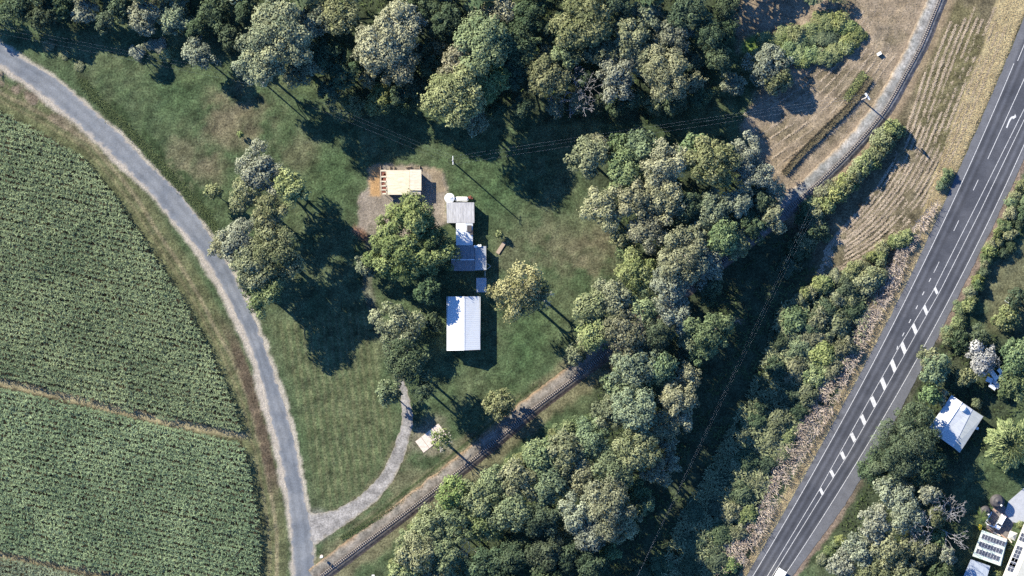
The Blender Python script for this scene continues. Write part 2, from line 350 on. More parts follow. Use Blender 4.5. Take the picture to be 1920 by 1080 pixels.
# gravel yard, orange dirt, bare edges
YARD = [(671, 370), (692, 350), (692, 316), (712, 308), (800, 312), (832, 326), (838, 350), (838, 420), (800, 442), (720, 442), (673, 438)]
mixin(sstep(-4, 4, sdf(X, Y, YARD) + (n3 - .5) * 9), (.235, .192, .155)); mixin(sstep(-3, 4, sdf(X, Y, [(692, 314), (714, 310), (714, 372), (694, 366)]) + (n3 - .5) * 6), (.42, .25, .12))
mixin(sstep(-3, 4, sdf(X, Y, [(780, 312), (828, 318), (836, 360), (814, 362), (806, 330)]) + (n3 - .5) * 10) * .7, (.27, .20, .125))
mixin(sstep(12, 3, dline(X, Y, [(668, 430), (684, 446), (700, 452)]) + (n3 - .5) * 8), (.16, .09, .06))
mixin(sstep(22, 12, dline(X, Y, DRIVE[:6]) + (n3 - .5) * 10) * .8, (.13, .115, .065)); mixin(sstep(12, 6, dline(X, Y, PATH) + (n3 - .5) * 9) * .6, (.13, .115, .085))
mixin(sstep(44, 26, drl + (n2 - .5) * 26) * (X < 1150) * .75, (.150, .130, .075)); 
mixin(sstep(4, 1, abs(drl - 31)) * (X < 1010) * (X > 640) * (Y < np.interp(X, rail[::6, 0], rail[::6, 1])) * .8, (.035, .055, .02))
patch(808, 822, 46, (.20, .165, .12), .7)
# relief: gentle, none beside roads, rails or buildings
flat = np.minimum(np.minimum(dr - 26, drl - 40), np.minimum(dline(X, Y, hwy) - 62, dline(X, Y, DRIVE) - 22))
for (bx, by, br) in ((755, 340, 75), (870, 500, 110), (868, 606, 80), (1793, 796, 75), (1880, 1010, 90), (810, 820, 40)): flat = np.minimum(flat, np.hypot(X - bx, Y - by) - br)
amp = sstep(0, 25, flat) * (np.abs(X - 960) < 1020) * (np.abs(Y - 540) < 590)
Z = ((n2 - .5) * .55 + (n3 - .5) * .20) * amp
def ground_z(px, py):
    i = int(np.clip(np.searchsorted(gy, py), 1, len(gy) - 1)); j = int(np.clip(np.searchsorted(gx, px), 1, len(gx) - 1)); return float(Z[i, j])
col = col * A((.70, .74, .76))
ny, nx = X.shape
V = np.c_[((X - 960) / U).ravel(), ((540 - Y) / U).ravel(), Z.ravel()]
idx = np.arange(nx * ny).reshape(ny, nx)
F = np.c_[idx[1:, :-1].ravel(), idx[1:, 1:].ravel(), idx[:-1, 1:].ravel(), idx[:-1, :-1].ravel()]
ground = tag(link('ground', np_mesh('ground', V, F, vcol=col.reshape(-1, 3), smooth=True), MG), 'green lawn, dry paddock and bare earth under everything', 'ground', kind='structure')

# ------------------------------------------------------------------ sealed roads
def sheet(name, Lp, Rp, nc, z, colfn, mat, label, parent=None, crown=0.0):
    n = len(Lp); t = np.linspace(0, 1, nc); G = Lp[:, None] * (1 - t)[None, :, None] + Rp[:, None] * t[None, :, None]
    zz = z + crown * (1 - (2 * t - 1) ** 2); Zs = np.broadcast_to(zz, (n, nc))
    V = np.c_[((G[..., 0] - 960) / U).ravel(), ((540 - G[..., 1]) / U).ravel(), Zs.ravel()]
    i = np.arange(n * nc).reshape(n, nc); F = np.c_[i[:-1, :-1].ravel(), i[1:, :-1].ravel(), i[1:, 1:].ravel(), i[:-1, 1:].ravel()]
    me = np_mesh(name, V, F, vcol=colfn(G, np.broadcast_to(t, (n, nc))).reshape(-1, 3), smooth=True)
    return tag(link(name, me, mat, parent), label, None, None, 'structure')
def mixc(a, b, m): return A(a) * (1 - m[..., None]) + A(b) * m[..., None]
def road_col(G, t):
    n = fbm(G[..., 0], G[..., 1], 30, 31); n_ = fbm(G[..., 0], G[..., 1], 7, 35, 2)
    c = mixc((.175, .188, .212), (.225, .234, .252), sstep(.35, .65, n))
    for q in (.28, .72): c = c * (1 - (.16 * np.exp(-((t - q) / .09) ** 2))[..., None])
    m = np.maximum(sstep(.93, 1., t + (n_ - .5) * .22), sstep(.12, .0, t + (n_ - .5) * .25) * .9)
    return (c * (1 - m[..., None]) + A((.38, .335, .29)) * m[..., None]) * A((.60, .615, .62))
nz = lambda p, s: (fbm(p[:, 0], p[:, 1], 9, s, 2) - .5)[:, None] * 7
cross = (re2 - le) / (np.hypot(*(re2 - le).T)[:, None])
sheet('country_road', resample(le + cross * nz(le, 3) * .6, 700), resample(re2 + cross * nz(re2, 6) * .6, 700), 14, .03, road_col, MR, 'narrow grey sealed road curving between the cane and the lawn', crown=.05)
drv = resample(DRIVE, 260); tg = np.gradient(drv, axis=0); tg /= np.hypot(*tg.T)[:, None]; nrm = np.c_[tg[:, 1], -tg[:, 0]]
hw = np.interp(np.arange(260), [0, 14, 40, 90, 190, 230, 260], [36, 26, 17, 14, 11.5, 9, 5])[:, None]
def drive_col(G, t):
    n = fbm(G[..., 0], G[..., 1], 16, 41); c = mixc((.225, .215, .205), (.31, .295, .28), sstep(.35, .65, n)); m = sstep(.14, .0, np.minimum(t, 1 - t) + (fbm(G[..., 0], G[..., 1], 6, 45, 2) - .5) * .2)
    return c * (1 - m[..., None] * .7) + A((.17, .15, .105)) * m[..., None] * .7 - .3 * c * (1 - m[..., None] * .7)
sheet('driveway', drv + nrm * (hw + nz(drv, 9) * .7), drv - nrm * (hw + nz(drv, 12) * .7), 12, .016, drive_col, MD, 'pale gravel driveway curving from the road to the house')
ys = np.linspace(1290, -190, 520)
def hwy_col(G, t):
    x, y = G[..., 0], G[..., 1]; n = fbm(x, y, 40, 51)
    c = mixc((.060, .062, .070), (.078, .079, .086), sstep(.35, .65, n))
    a, b, l, r = cA(y), cB(y), eL(y), eR(y); turn = sstep(640, 520, y); wl = np.where(turn > 0, 22., 20.)
    for cen, k in (((l + (l + 24)) / 2, 1), ((b + r) / 2, 1)):
        for o in (-6.5, 6.5): c = c * (1 - (.26 * np.exp(-((x - cen - o) / 3.4) ** 2))[..., None])
        c = c * (1 + (.30 * np.exp(-((x - cen) / 3.0) ** 2))[..., None])
    shl = np.maximum(sstep(2, -3, x - l), sstep(-2, 3, x - r))
    c = c * (1 - shl[..., None]) + A((.118, .117, .120)) * shl[..., None]
    j = sstep(.16, .10, abs(((y + n * 30) / 28) % 1 - .5)) * shl * sstep(700, 800, y) * (x < l); 
    return c * (1 - .25 * j[..., None]) * A((.74, .77, .83))
ysn = ys[:, None]
Lh = np.c_[pL(ys) + nz(np.c_[pL(ys), ys], 22)[:, 0] * .35, ys]; Rh = np.c_[pR(ys) + nz(np.c_[pR(ys), ys], 25)[:, 0] * .5, ys]
highway = sheet('highway', Lh, Rh, 40, .05, hwy_col, MR, 'dark asphalt highway with white lane markings crossing the east side')
def strip(name, xf, y0, y1, wpx, z=.058, step=10, dx=0):
    yy = np.linspace(y0, y1, max(2, int(abs(y1 - y0) / step) + 1)); x = np.array([float(xf(v)) for v in yy]) + dx
    s = np.c_[x, yy]; V = [(*M2((a - wpx / 2, b)), z) for a, b in s] + [(*M2((a + wpx / 2, b)), z) for a, b in s]; n = len(s)
    F = [(i, i + n, i + n + 1, i + 1) if y1 < y0 else (i, i + 1, i + n + 1, i + n) for i in range(n - 1)]
    return MB().add(V, F).build(name, WHITEP, highway)
strip('edge_line', eL, 1250, 119, 1.15); strip('edge_line', eL, 114, -150, 1.15, dx=5)
strip('edge_line', eR, 1250, -150, 1.15)
strip('centre_line', cA, 1250, -150, 1.05); strip('centre_line', cB, 1250, -150, 1.05)
tl = lambda y: np.interp(y, [-100, 155, 298, 347, 423, 501, 525, 550, 576, 602, 627, 652], [2033, 1917, 1852, 1829.5, 1793, 1756, 1743.5, 1731, 1719, 1706, 1693.5, 1681.5])
strip('lane_line', tl, 298, -100, 1.15)
for y in (347, 423, 501): strip('lane_dash', tl, y + 10, y - 10, 1.15)
for y in (525, 550, 576, 602, 627, 652): strip('lane_dash', tl, y + 3.4, y - 3.4, 1.6)
for cx, cy, hw_, hh in ((1755, 545, 4.0, 7.5), (1735.3, 581, 4.6, 10), (1715, 617, 5.2, 11.5), (1694, 652.5, 5.8, 12.5), (1675, 686, 6, 13.5), (1656.5, 719.5, 6, 12.5), (1637.5, 753, 5.8, 11.5), (1618.5, 787, 5.4, 11), (1599.5, 820, 5.2, 10), (1580.5, 854, 4.8, 9), (1560.5, 888, 4.4, 8), (1540.5, 922, 4, 7.5)):
    a = [(cx - hw_ - .5, cy - hh * .45), (cx - .8, cy - hh), (cx + hw_ + .5, cy + hh * .45), (cx + .8, cy + hh)]
    MB().add([(*M2(q), .063) for q in a], [(3, 2, 1, 0)]).build('median_bar', WHITEP, highway)
ar = [(1886.2, 239.2), (1888.3, 240.2), (1894.6, 225.5), (1898, 221.5), (1899.6, 223.6), (1905.4, 219.6), (1903.4, 213), (1901.8, 217.2), (1896, 218.6), (1892, 224)]
MB().add([(*M2(q), .061) for q in ar], [(0, 1, 2, 9), (9, 2, 3, 8), (3, 4, 5), (3, 5, 7, 8), (7, 5, 6)]).build('turn_arrow', WHITEP, highway)

# ------------------------------------------------------------------ cane railway
rp = np.array([M2(p) for p in rail]); rt = np.gradient(rp, axis=0); rt /= np.hypot(*rt.T)[:, None]; rn = np.c_[-rt[:, 1], rt[:, 0]]   # rn points north-west
prof_o = np.array([4.1, 3.7, 3.0, 2.1, 1.3, .7, 0, -.7, -1.05, -1.5, -2.0, -2.5]); prof_z = np.array([-.05, .16, .34, .44, .50, .52, .52, .52, .50, .30, .08, -.05])
npx = np.array(rail)
wob = (fbm(npx[:, 0], npx[:, 1], 14, 61, 3) - .5)[:, None]
O = prof_o[None] * (1 + wob * np.where(abs(prof_o) > 2, .22, 0)[None]); G = rp[:, None] + rn[:, None] * O[..., None]
V = np.c_[G.reshape(-1, 2), np.broadcast_to(prof_z, O.shape).ravel() + (np.random.default_rng(3).random(O.size) - .5) * .05]
bn = fbm(G[..., 0] * 6, G[..., 1] * 6, 14, 65); ob = np.broadcast_to(prof_o, O.shape)
bc = mixc((.20, .205, .20), (.30, .295, .285), sstep(.35, .65, bn)); bn2 = fbm(G[..., 0] * 6, G[..., 1] * 6, 5, 68, 2); bc = bc * (.75 + .5 * bn2)[..., None]; mk_ = sstep(2.7, 4.0, ob + (bn - .5) * 1.6); bc = bc * (1 - mk_[..., None]) + A((.26, .205, .145)) * mk_[..., None]
mk_ = np.exp(-((ob - .0) / 1.0) ** 2) * .75; bc = bc * (1 - mk_[..., None]) + A((.135, .112, .096)) * mk_[..., None]
mk_ = sstep(-1.1, -1.6, ob); bc = bc * (1 - mk_[..., None]) + A((.19, .16, .14)) * mk_[..., None]
upr = sstep(1350, 1480, npx[:, 0])[:, None, None]; bc = bc * (A((.52, .475, .43)) * (1 - upr) + A((.64, .64, .64)) * upr)
i = np.arange(O.size).reshape(O.shape); F = np.c_[i[:-1, 1:].ravel(), i[1:, 1:].ravel(), i[1:, :-1].ravel(), i[:-1, :-1].ravel()]
tag(link('rail_bed', np_mesh('rail_bed', V, F, vcol=bc.reshape(-1, 3)), MD), 'raised grey gravel bed carrying the narrow railway line', None, None, 'structure')
track = empty('railway_track', (rp[0][0], rp[0][1], .52), 'narrow gauge railway track with pale sleepers on a gravel bed', 'railway track')
o0 = Vector((rp[0][0], rp[0][1], .52))
for s in (-1, 1):
    mb = MB(); pr = rp + rn * .305 * s
    prof = [(-.045, .1), (-.045, .235), (.045, .235), (.045, .1)]; vs = []
    for p, nn in zip(pr, rn): vs += [(p[0] + nn[0] * a - o0.x, p[1] + nn[1] * a - o0.y, b) for a, b in prof]
    fs = [(k * 4 + a, k * 4 + a + 1, k * 4 + a + 5, k * 4 + a + 4) for k in range(len(pr) - 1) for a in range(3)]
    mb.add(vs, fs).build('rail', STEEL, track)
sm = MB().box((0, 0, .06), (1.12, .24, .13)).build('sleeper', SLEEP, track)
cum = np.r_[0, np.cumsum(np.hypot(*np.diff(rp, axis=0).T))]; cnt = 0; rest = MB()
for k, s in enumerate(np.arange(.3, cum[-1], .66)):
    x, y = np.interp(s, cum, rp[:, 0]), np.interp(s, cum, rp[:, 1]); a = math.atan2(np.interp(s, cum, rn[:, 1]), np.interp(s, cum, rn[:, 0])); px_ = x * U + 960; py_ = 540 - y * U
    seen = (px_ < 960 or 1000 < px_ < 1105 or px_ > 1470) and py_ > -5
    if seen and cnt < 300:
        q = sm if cnt == 0 else sm.copy()
        if cnt: C.objects.link(q); q.parent = track
        q.location = (x - o0.x, y - o0.y, 0); q.rotation_euler = (0, 0, a + random.uniform(-.03, .03)); cnt += 1
    else: rest.box((x - o0.x, y - o0.y, .06), (1.12, .24, .13), a)
tag(rest.build('sleeper_run', SLEEP, track), kind='stuff')

# ------------------------------------------------------------------ foliage builders
def cards(c, n, t, L, W, droop=.12):
    """pointed leaf sprays: centre, normal, long direction, length, width"""
    b = np.cross(n, t); L = L[:, None]; W = W[:, None]
    V = np.stack([c + t * L / 2 - n * L * droop, c + b * W / 2, c - t * L / 2 - n * L * droop, c - b * W / 2], 1).reshape(-1, 3)
    F = np.arange(len(c) * 4).reshape(-1, 4); return V, F
def unit(v): return v / (np.linalg.norm(v, axis=1, keepdims=True) + 1e-9)
TOT = [0]
def crown_mesh(R, h, base, lobe=.32, size=.5, dens=1.0, seed=0, squash=.8, spread=1.0, ragged=.3, aspect=.62):
    r = np.random.default_rng(seed); rl = max(.45, lobe * R); n = int(max(7, 2.6 * (R / rl) ** 2))
    ph = r.random(4) * 6.28
    def out(th): return 1 + ragged * (.5 * np.sin(2 * th + ph[0]) + .35 * np.sin(3 * th + ph[1]) + .35 * np.sin(5 * th + ph[2]))
    th = (np.arange(n) * 2.39996 + r.normal(size=n) * .35); d = np.sqrt((np.arange(n) + .5) / n) * r.uniform(.9, 1.1, n); d = np.clip(d, 0, 1)
    rr = d * np.maximum(.15, (R - rl * .7)) * out(th) / (1 + ragged * .3)
    dep = max(.2, h - base - rl * squash)
    zt = base + dep * np.sqrt(np.clip(1 - (d * .92) ** 2, 0, 1)); z = zt - r.random(n) ** 2.0 * dep * .38
    lr = rl * r.uniform(.55, 1.4, n); keep = r.random(n) > .10; keep[:3] = True; th, d, rr, z, lr = th[keep], d[keep], rr[keep], z[keep], lr[keep]; n = len(lr)
    cen = np.c_[rr * np.cos(th), rr * np.sin(th), np.maximum(z, lr * .6)]
    area = 2 * math.pi * lr ** 2; m = np.maximum(12, (area * dens * .80 / (size * size * aspect * .5)).astype(int))
    li = np.repeat(np.arange(n), m); k = len(li)
    u = unit(r.normal(size=(k, 3)) + A((0, 0, .25))); u[:, 2] = np.where(u[:, 2] < -.25, -u[:, 2], u[:, 2])
    rad = lr[li] * (1 - .32 * r.random(k) ** 2.5) * (1 + .20 * np.sin(u[:, 0] * 6 + li) * np.sin(u[:, 1] * 7 + li * 2.3))
    rad = rad * np.where(r.random(k) < .10, r.uniform(1.05, 1.32, k), 1.0)
    c = cen[li] + u * rad[:, None] * A((1, 1, squash))
    nn = unit(u + r.normal(size=(k, 3)) * .34 + A((0, 0, .15))); t = unit(np.cross(nn, r.normal(size=(k, 3))))
    s = size * r.uniform(.55, 1.5, k) * r.uniform(.75, 1.3, n)[li]; V, F = cards(c, nn, t, s, s * aspect)
    v = np.clip(r.random(n)[li] ** 1.3 * .65 + r.random(k) * .55 - .06, 0, 1)
    TOT[0] += len(F) * 2
    return np_mesh('crown', V, F, fattr=v), cen, lr
def trunk_mesh(h, base, cen, lr, seed, r0, nl=6):
    r = random.Random(seed); mb = MB(); lean = (r.uniform(-.3, .3), r.uniform(-.3, .3)); fork = max(base * .9, h * .3)
    mb.tube([(0, 0, -.35), (0, 0, .15), (lean[0] * .4, lean[1] * .4, fork * .5), (lean[0], lean[1], fork), (lean[0] * 1.3, lean[1] * 1.3, h * .72)], [r0 * 1.35, r0 * 1.05, r0 * .85, r0 * .7, r0 * .2], 7)
    order = sorted(range(len(cen)), key=lambda q: -lr[q])[:nl]
    for q in order:
        e = Vector(cen[q]); s = Vector((lean[0], lean[1], fork * r.uniform(.7, 1.15))); mid = (s + e) / 2 + Vector((0, 0, -.06 * h))
        mb.tube([s, mid, e, e + Vector((e.x * .12, e.y * .12, lr[q] * .75))], [r0 * .42, r0 * .30, r0 * .16, r0 * .06], 5, False)
    return mb
KIND = {  # lobe, card size, density, squash, ragged, bark
 'grey': (.22, .56, .85, .75, .40, BARKP), 'tan': (.22, .56, .82, .75, .40, BARKP), 'olive': (.24, .58, .92, .75, .30, BARK), 'yellow': (.25, .60, .95, .75, .26, BARK),
 'green': (.26, .60, 1.0, .75, .26, BARK), 'dark': (.24, .56, .9, .75, .32, BARK), 'blue': (.22, .58, .92, .75, .32, BARK), 'white': (.28, .46, .8, .75, .3, BARKP), 'golden': (.19, .56, .8, .8, .5, BARKP), 'fig': (.13, .56, 1.15, .9, .28, BARK)}
LOOK = {'golden': 'golden tree', 'fig': 'shade tree', 'grey': 'pale grey-green gum tree', 'tan': 'tan-tinged grey gum tree', 'olive': 'olive-green tree', 'yellow': 'yellow-green leafy tree', 'green': 'fresh green leafy tree', 'dark': 'dark green tree', 'blue': 'blue-green tree', 'white': 'silvery white tree'}
seed_n = [100]; TREES = []; POOL = {}; AUTO = []; AUTOS = []
SHORT = {'golden': 'golden tree', 'grey': 'pale grey-green gum', 'tan': 'tan-tinged gum', 'olive': 'olive tree', 'yellow': 'yellow-green tree', 'green': 'fresh green tree', 'dark': 'dark green tree', 'blue': 'blue-green tree', 'white': 'silvery tree', 'fig': 'shade tree'}
NEAR = {'golden': 'golden tree', 'grey': 'grey gum', 'tan': 'tan gum', 'olive': 'olive tree', 'yellow': 'yellow-green tree', 'green': 'green tree', 'dark': 'dark tree', 'blue': 'blue-green tree', 'white': 'silvery tree', 'fig': 'shade tree'}
def tree(px, py, r, kind, zone, h=None, label=None, base=None, dens=1.0, size=1.0, lobe=None, name='tree', ragged=None, pool=False):
    seed_n[0] += 1; sd = seed_n[0]; R = r / U
    if h is None: h = float(np.interp(r, [10, 20, 35, 50, 70, 90], [5, 9.5, 15, 19, 22, 24])) * (0.92 + .16 * random.Random(sd).random())
    TREES.append((px, py, r, kind)); g = P(px, py, h * .7); bz = ground_z(px, py)
    bb = base * h if base else max(.25 * h, h - (.48 * R + 2.0))
    sw = 'broad ' if R > 8 else ('small ' if R < 4.2 else '')
    lab = label or (sw + LOOK[kind] + ' ' + zone)
    root = empty(name, (g.x, g.y, bz), lab, 'tree', None if label else lab)
    k = KIND[kind]; sc3 = (1, 1, 1)
    if pool:
        pk = ('t', kind, sd % 3, size)
        if pk not in POOL: POOL[pk] = crown_mesh(4.5, 13, 8.2, k[0], k[1] * size, k[2] * dens, sd, k[3], 1, k[4])
        me, cen, lr = POOL[pk]; sc3 = (R / 4.5, R / 4.5, h / 13); cen = cen * A(sc3); bb = h * .55
    else: me, cen, lr = crown_mesh(R, h, bb, lobe or k[0], k[1] * size, k[2] * dens, sd, k[3], 1, k[4] if ragged is None else ragged)
    trunk_mesh(h, bb, cen, lr, sd, max(.09, .022 * h + .012 * R), 12 if kind in ('grey', 'tan') else 6).build('trunk', k[5], root, True)
    co = link('crown', me, LEAF[kind], root); co.scale = sc3
    if not label: AUTO.append((root, px, py, kind, sw + SHORT[kind] + ' ' + zone))
    return root
SLOOK = {'grey': 'grey-green bush', 'tan': 'dry tan bush', 'olive': 'olive bush', 'yellow': 'yellow-green bush', 'green': 'fresh green bush', 'dark': 'dark green bush', 'blue': 'blue-green bush', 'white': 'silvery bush'}
def shrub(px, py, r, kind, zone, h=None, label=None, size=.85, lobe=.42, dens=.9):
    seed_n[0] += 1; sd = seed_n[0]; R = r / U; h = h or (1.0 + R * .75); g = P(px, py, h * .6); bz = ground_z(px, py)
    lab = label or (('spreading ' if R > 3.6 else ('little ' if R < 2 else '')) + SLOOK[kind] + ' ' + zone)
    root = empty('shrub', (g.x, g.y, bz), lab, 'shrub', None if label else lab)
    pk = (kind, lobe, sd % 5)
    if pk not in POOL: POOL[pk] = crown_mesh(3.6, 3.6, .4, lobe * .8, KIND[kind][1] * size, dens, sd, .75, 1, .35)
    me, cen, lr = POOL[pk]; sc3 = (R / 3.6, R / 3.6, h / 3.6); cen = cen * A(sc3)
    mb = MB(); rr = random.Random(sd)
    for q in range(min(4, len(cen))): mb.tube([(rr.uniform(-.1, .1), rr.uniform(-.1, .1), -.25), Vector(cen[q]) * .5, Vector(cen[q])], [.07, .05, .02], 4, False)
    mb.build('stem', BARK, root); fo = link('foliage', me, LEAF[kind], root); fo.scale = sc3
    if not label: AUTOS.append((root, px, py, SLOOK[kind], lab))
    return root
def bare_tree(px, py, r, h, label, mat=BARKP, sd=1, depth=5, lean=0, thick=.16):
    rr = random.Random(sd); g = P(px, py, h * .6); root = empty('bare_tree', (g.x, g.y, ground_z(px, py)), label, 'tree'); R = r / U
    tb = MB(); br = MB()
    fork = Vector((lean * R, 0, h * .42)); tb.tube([(0, 0, -.3), (0, 0, h * .2), fork], [thick * 1.6, thick * 1.3, thick], 7)
    def grow(p, d, L, rad, k):
        q = p + d * L; m = (p + q) / 2 + Vector((rr.uniform(-1, 1), rr.uniform(-1, 1), rr.uniform(-1, 1))) * L * .12
        br.tube([p, m, q], [rad, rad * .8, rad * .6], 4 if k > 1 else 5, False)
        if k >= depth: return
        for _ in range(3 if k < 3 else 2):
            nd = (d + Vector((rr.uniform(-1, 1), rr.uniform(-1, 1), rr.uniform(-.5, .7))) * .85).normalized(); grow(q, nd, L * rr.uniform(.6, .85), max(.034, rad * .62), k + 1)
    for a in range(5):
        th = a * 6.283 / 5 + rr.random(); grow(fork, Vector((math.cos(th), math.sin(th), rr.uniform(.35, .9))).normalized(), R * .46, thick * .7, 1)
    tb.build('trunk', mat, root, True); br.build('branches', mat, root)
    return root
def scatter(name, label, cat, pts, L, W, zr, kind, lean=.6, sd=1, up=.7, zoff=None):
    """pts px array: grass blades standing and leaning from the ground; one mesh"""
    r = np.random.default_rng(sd); k = len(pts); th = r.random(k) * 6.283
    L = L * r.uniform(.6, 1.4, k); W = W * r.uniform(.6, 1.4, k)
    d = unit(np.c_[np.cos(th) * lean, np.sin(th) * lean, np.full(k, up) * r.uniform(.5, 1.3, k)])
    s = np.c_[-np.sin(th), np.cos(th), np.zeros(k)]
    zb = r.uniform(zr[0], zr[1], k)
    b = np.c_[(pts[:, 0] - 960) / U, (540 - pts[:, 1]) / U, zb]
    m = b + d * L[:, None] * .6; t = m + unit(d + A((0, 0, -.7)) + .5 * np.c_[np.cos(th), np.sin(th), np.zeros(k)]) * L[:, None] * .5
    V = np.stack([b, m + s * W[:, None] / 2, t, m - s * W[:, None] / 2], 1).reshape(-1, 3)
    v = np.clip(fbm(pts[:, 0], pts[:, 1], 14, sd + 70) * .9 - .2 + r.random(k) * .5, 0, 1)
    TOT[0] += k * 2
    return tag(link(name, np_mesh(name, V, np.arange(k * 4).reshape(-1, 4), fattr=v), LEAF[kind]), label, cat, None, 'stuff')
def along(pts, n, half, sd, gauss=False):
    r = np.random.default_rng(sd); p = resample(pts, 400); t = np.gradient(p, axis=0); t /= np.hypot(*t.T)[:, None]; i = r.integers(0, 399, n); f = r.random(n)[:, None]
    o = (r.normal(size=n) * .5 if gauss else r.uniform(-1, 1, n)) * half
    return p[i] * (1 - f) + p[i + 1] * f + np.c_[-t[i, 1], t[i, 0]] * o[:, None]
def fill(poly, n, sd):
    r = np.random.default_rng(sd); a = np.array(poly); p = np.c_[r.uniform(a[:, 0].min(), a[:, 0].max(), n), r.uniform(a[:, 1].min(), a[:, 1].max(), n)]
    return p[inside(p[:, 0], p[:, 1], poly)]

# ------------------------------------------------------------------ sugar cane
def cane_field(poly, label, sd):
    r = np.random.default_rng(sd); a = math.atan2(105, 455); ca, sa = math.cos(a), math.sin(a)
    u, v = np.meshgrid(np.arange(-400, 1400, 1.9), np.arange(-900, 1500, 8.8)); u = u.ravel() + r.normal(size=u.size) * .9; v = v.ravel() + r.normal(size=u.size) * 1.15
    rowi = np.round(v / 8.8); v = v + 2.2 * (fbm(u, rowi * 37., 60, sd + 40, 2) - .5) * 2; rowh = .55 * (fbm(u * .6, rowi * 91., 40, sd + 41, 2) - .5) * 2
    x = u * ca - v * sa; y = u * sa + v * ca; k = (x > -40) & (x < 520) & (y > 150) & (y < 1110); x, y, rowh = x[k], y[k], rowh[k]
    sd_ = sdf(x, y, poly) + (fbm(x, y, 18, sd + 3) - .5) * 9; k = sd_ > 0; x, y, ed, rowh = x[k], y[k], sd_[k], rowh[k]
    ht = 1.35 + .8 * fbm(x, y, 30, sd + 9, 3) + 1.1 * fbm(x, y, 9, sd + 14, 2) + .3 * r.random(len(x)) + rowh; nb = 6; n = len(x) * nb
    x = np.repeat(x, nb); y = np.repeat(y, nb); ht = np.repeat(ht, nb); edge = np.repeat(ed < 6, nb)
    z0 = ht * np.where(edge, r.uniform(.05, .95, n), r.uniform(.55, .95, n))
    th = r.random(n) * 6.283; c = np.c_[np.cos(th), np.sin(th), np.zeros(n)]; s = np.c_[-np.sin(th), np.cos(th), np.zeros(n)]
    b = np.c_[(x - 960) / U, (540 - y) / U, z0]; L = r.uniform(.55, 1.2, n)[:, None]; W = r.uniform(.14, .27, n)[:, None]
    up = r.uniform(.35, 1.0, n)[:, None]; m = b + c * L * .42 + A((0, 0, 1)) * L * .5 * up; t = m + c * L * .55 - A((0, 0, 1)) * L * .22 * r.random((n, 1))
    V = np.stack([b, m + s * W / 2, t, m - s * W / 2], 1).reshape(-1, 3)
    vv = np.clip(.75 * fbm(x, y, 60, sd + 20) + .35 * fbm(x, y, 9, sd + 30, 2) - .25 + .5 * r.random(n), 0, 1)
    TOT[0] += n * 2
    return tag(link('sugar_cane', np_mesh('sugar_cane', V, np.arange(n * 4).reshape(-1, 4), fattr=vv), LEAF['cane']), label, 'sugar cane', None, 'stuff')
cane_field(CANE1, 'tall green sugar cane filling the field inside the road bend', 11)
cane_field(CANE2, 'green sugar cane in the block south of the straight dark furrow', 12)
cane_field(CANE3, 'corner of green sugar cane beyond the second narrow furrow', 13)

# ------------------------------------------------------------------ trees: northern wood
Z1 = 'in the northern wood'
for a in ((30, 10, 40, 'dark'), (80, 30, 34, 'dark'), (158, 20, 30, 'grey'), (110, 5, 34, 'dark'), (215, 5, 34, 'dark'), (270, 28, 38, 'grey'), (325, 30, 40, 'blue'), (400, 25, 40, 'dark'), (430, 70, 26, 'dark'),
          (520, 82, 74, 'blue'), (580, 45, 40, 'blue'), (478, 120, 36, 'blue'), (565, 128, 36, 'olive'), (610, 100, 34, 'dark'), (640, 22, 42, 'olive'), (640, 140, 30, 'dark'), (620, 170, 26, 'dark'),
          (722, 75, 62, 'tan'), (745, 118, 44, 'tan'), (765, 45, 36, 'grey'), (790, 10, 34, 'dark'), (835, 40, 34, 'dark'), (780, 160, 26, 'dark'),
          (905, 85, 56, 'green'), (860, 120, 40, 'tan'), (855, 182, 60, 'yellow'), (915, 150, 44, 'yellow'), (885, 222, 30, 'olive'), (935, 18, 34, 'tan'), (970, 80, 42, 'dark'), (962, 130, 34, 'dark'), (990, 30, 36, 'dark'),
          (1095, 42, 56, 'yellow'), (1045, 50, 30, 'dark'), (1025, 148, 40, 'olive'), (1060, 105, 30, 'green'), (1180, 75, 42, 'olive'), (1215, 28, 32, 'blue'), (1262, 62, 36, 'blue'), (1250, 140, 46, 'olive'), (1155, 145, 42, 'grey'),
          (-45, 8, 30, 'dark'), (1130, 100, 34, 'olive'), (1205, 115, 34, 'olive'), (1150, 5, 36, 'dark'), (1290, 20, 40, 'dark'), (1330, 65, 30, 'dark'), (1345, 110, 28, 'dark'), (1300, 155, 24, 'olive'), (1360, 60, 22, 'dark')):
    tree(a[0], a[1], a[2] * (1.0 if a[0] < 440 else 1.1), a[3], Z1, h=(9.5 if a[0] < 440 else None))
Z1b = 'at the northern wood edge'
for a in ((375, 102, 36, 'grey', 11), (665, 198, 24, 'yellow', 7), (712, 188, 31, 'yellow', 9), (757, 200, 15, 'green', 5), (1375, 155, 26, 'blue', 8), (1438, 122, 44, 'grey', 8), (1455, 150, 34, 'olive', 7)):
    tree(*a[:4], Z1b, h=a[4])
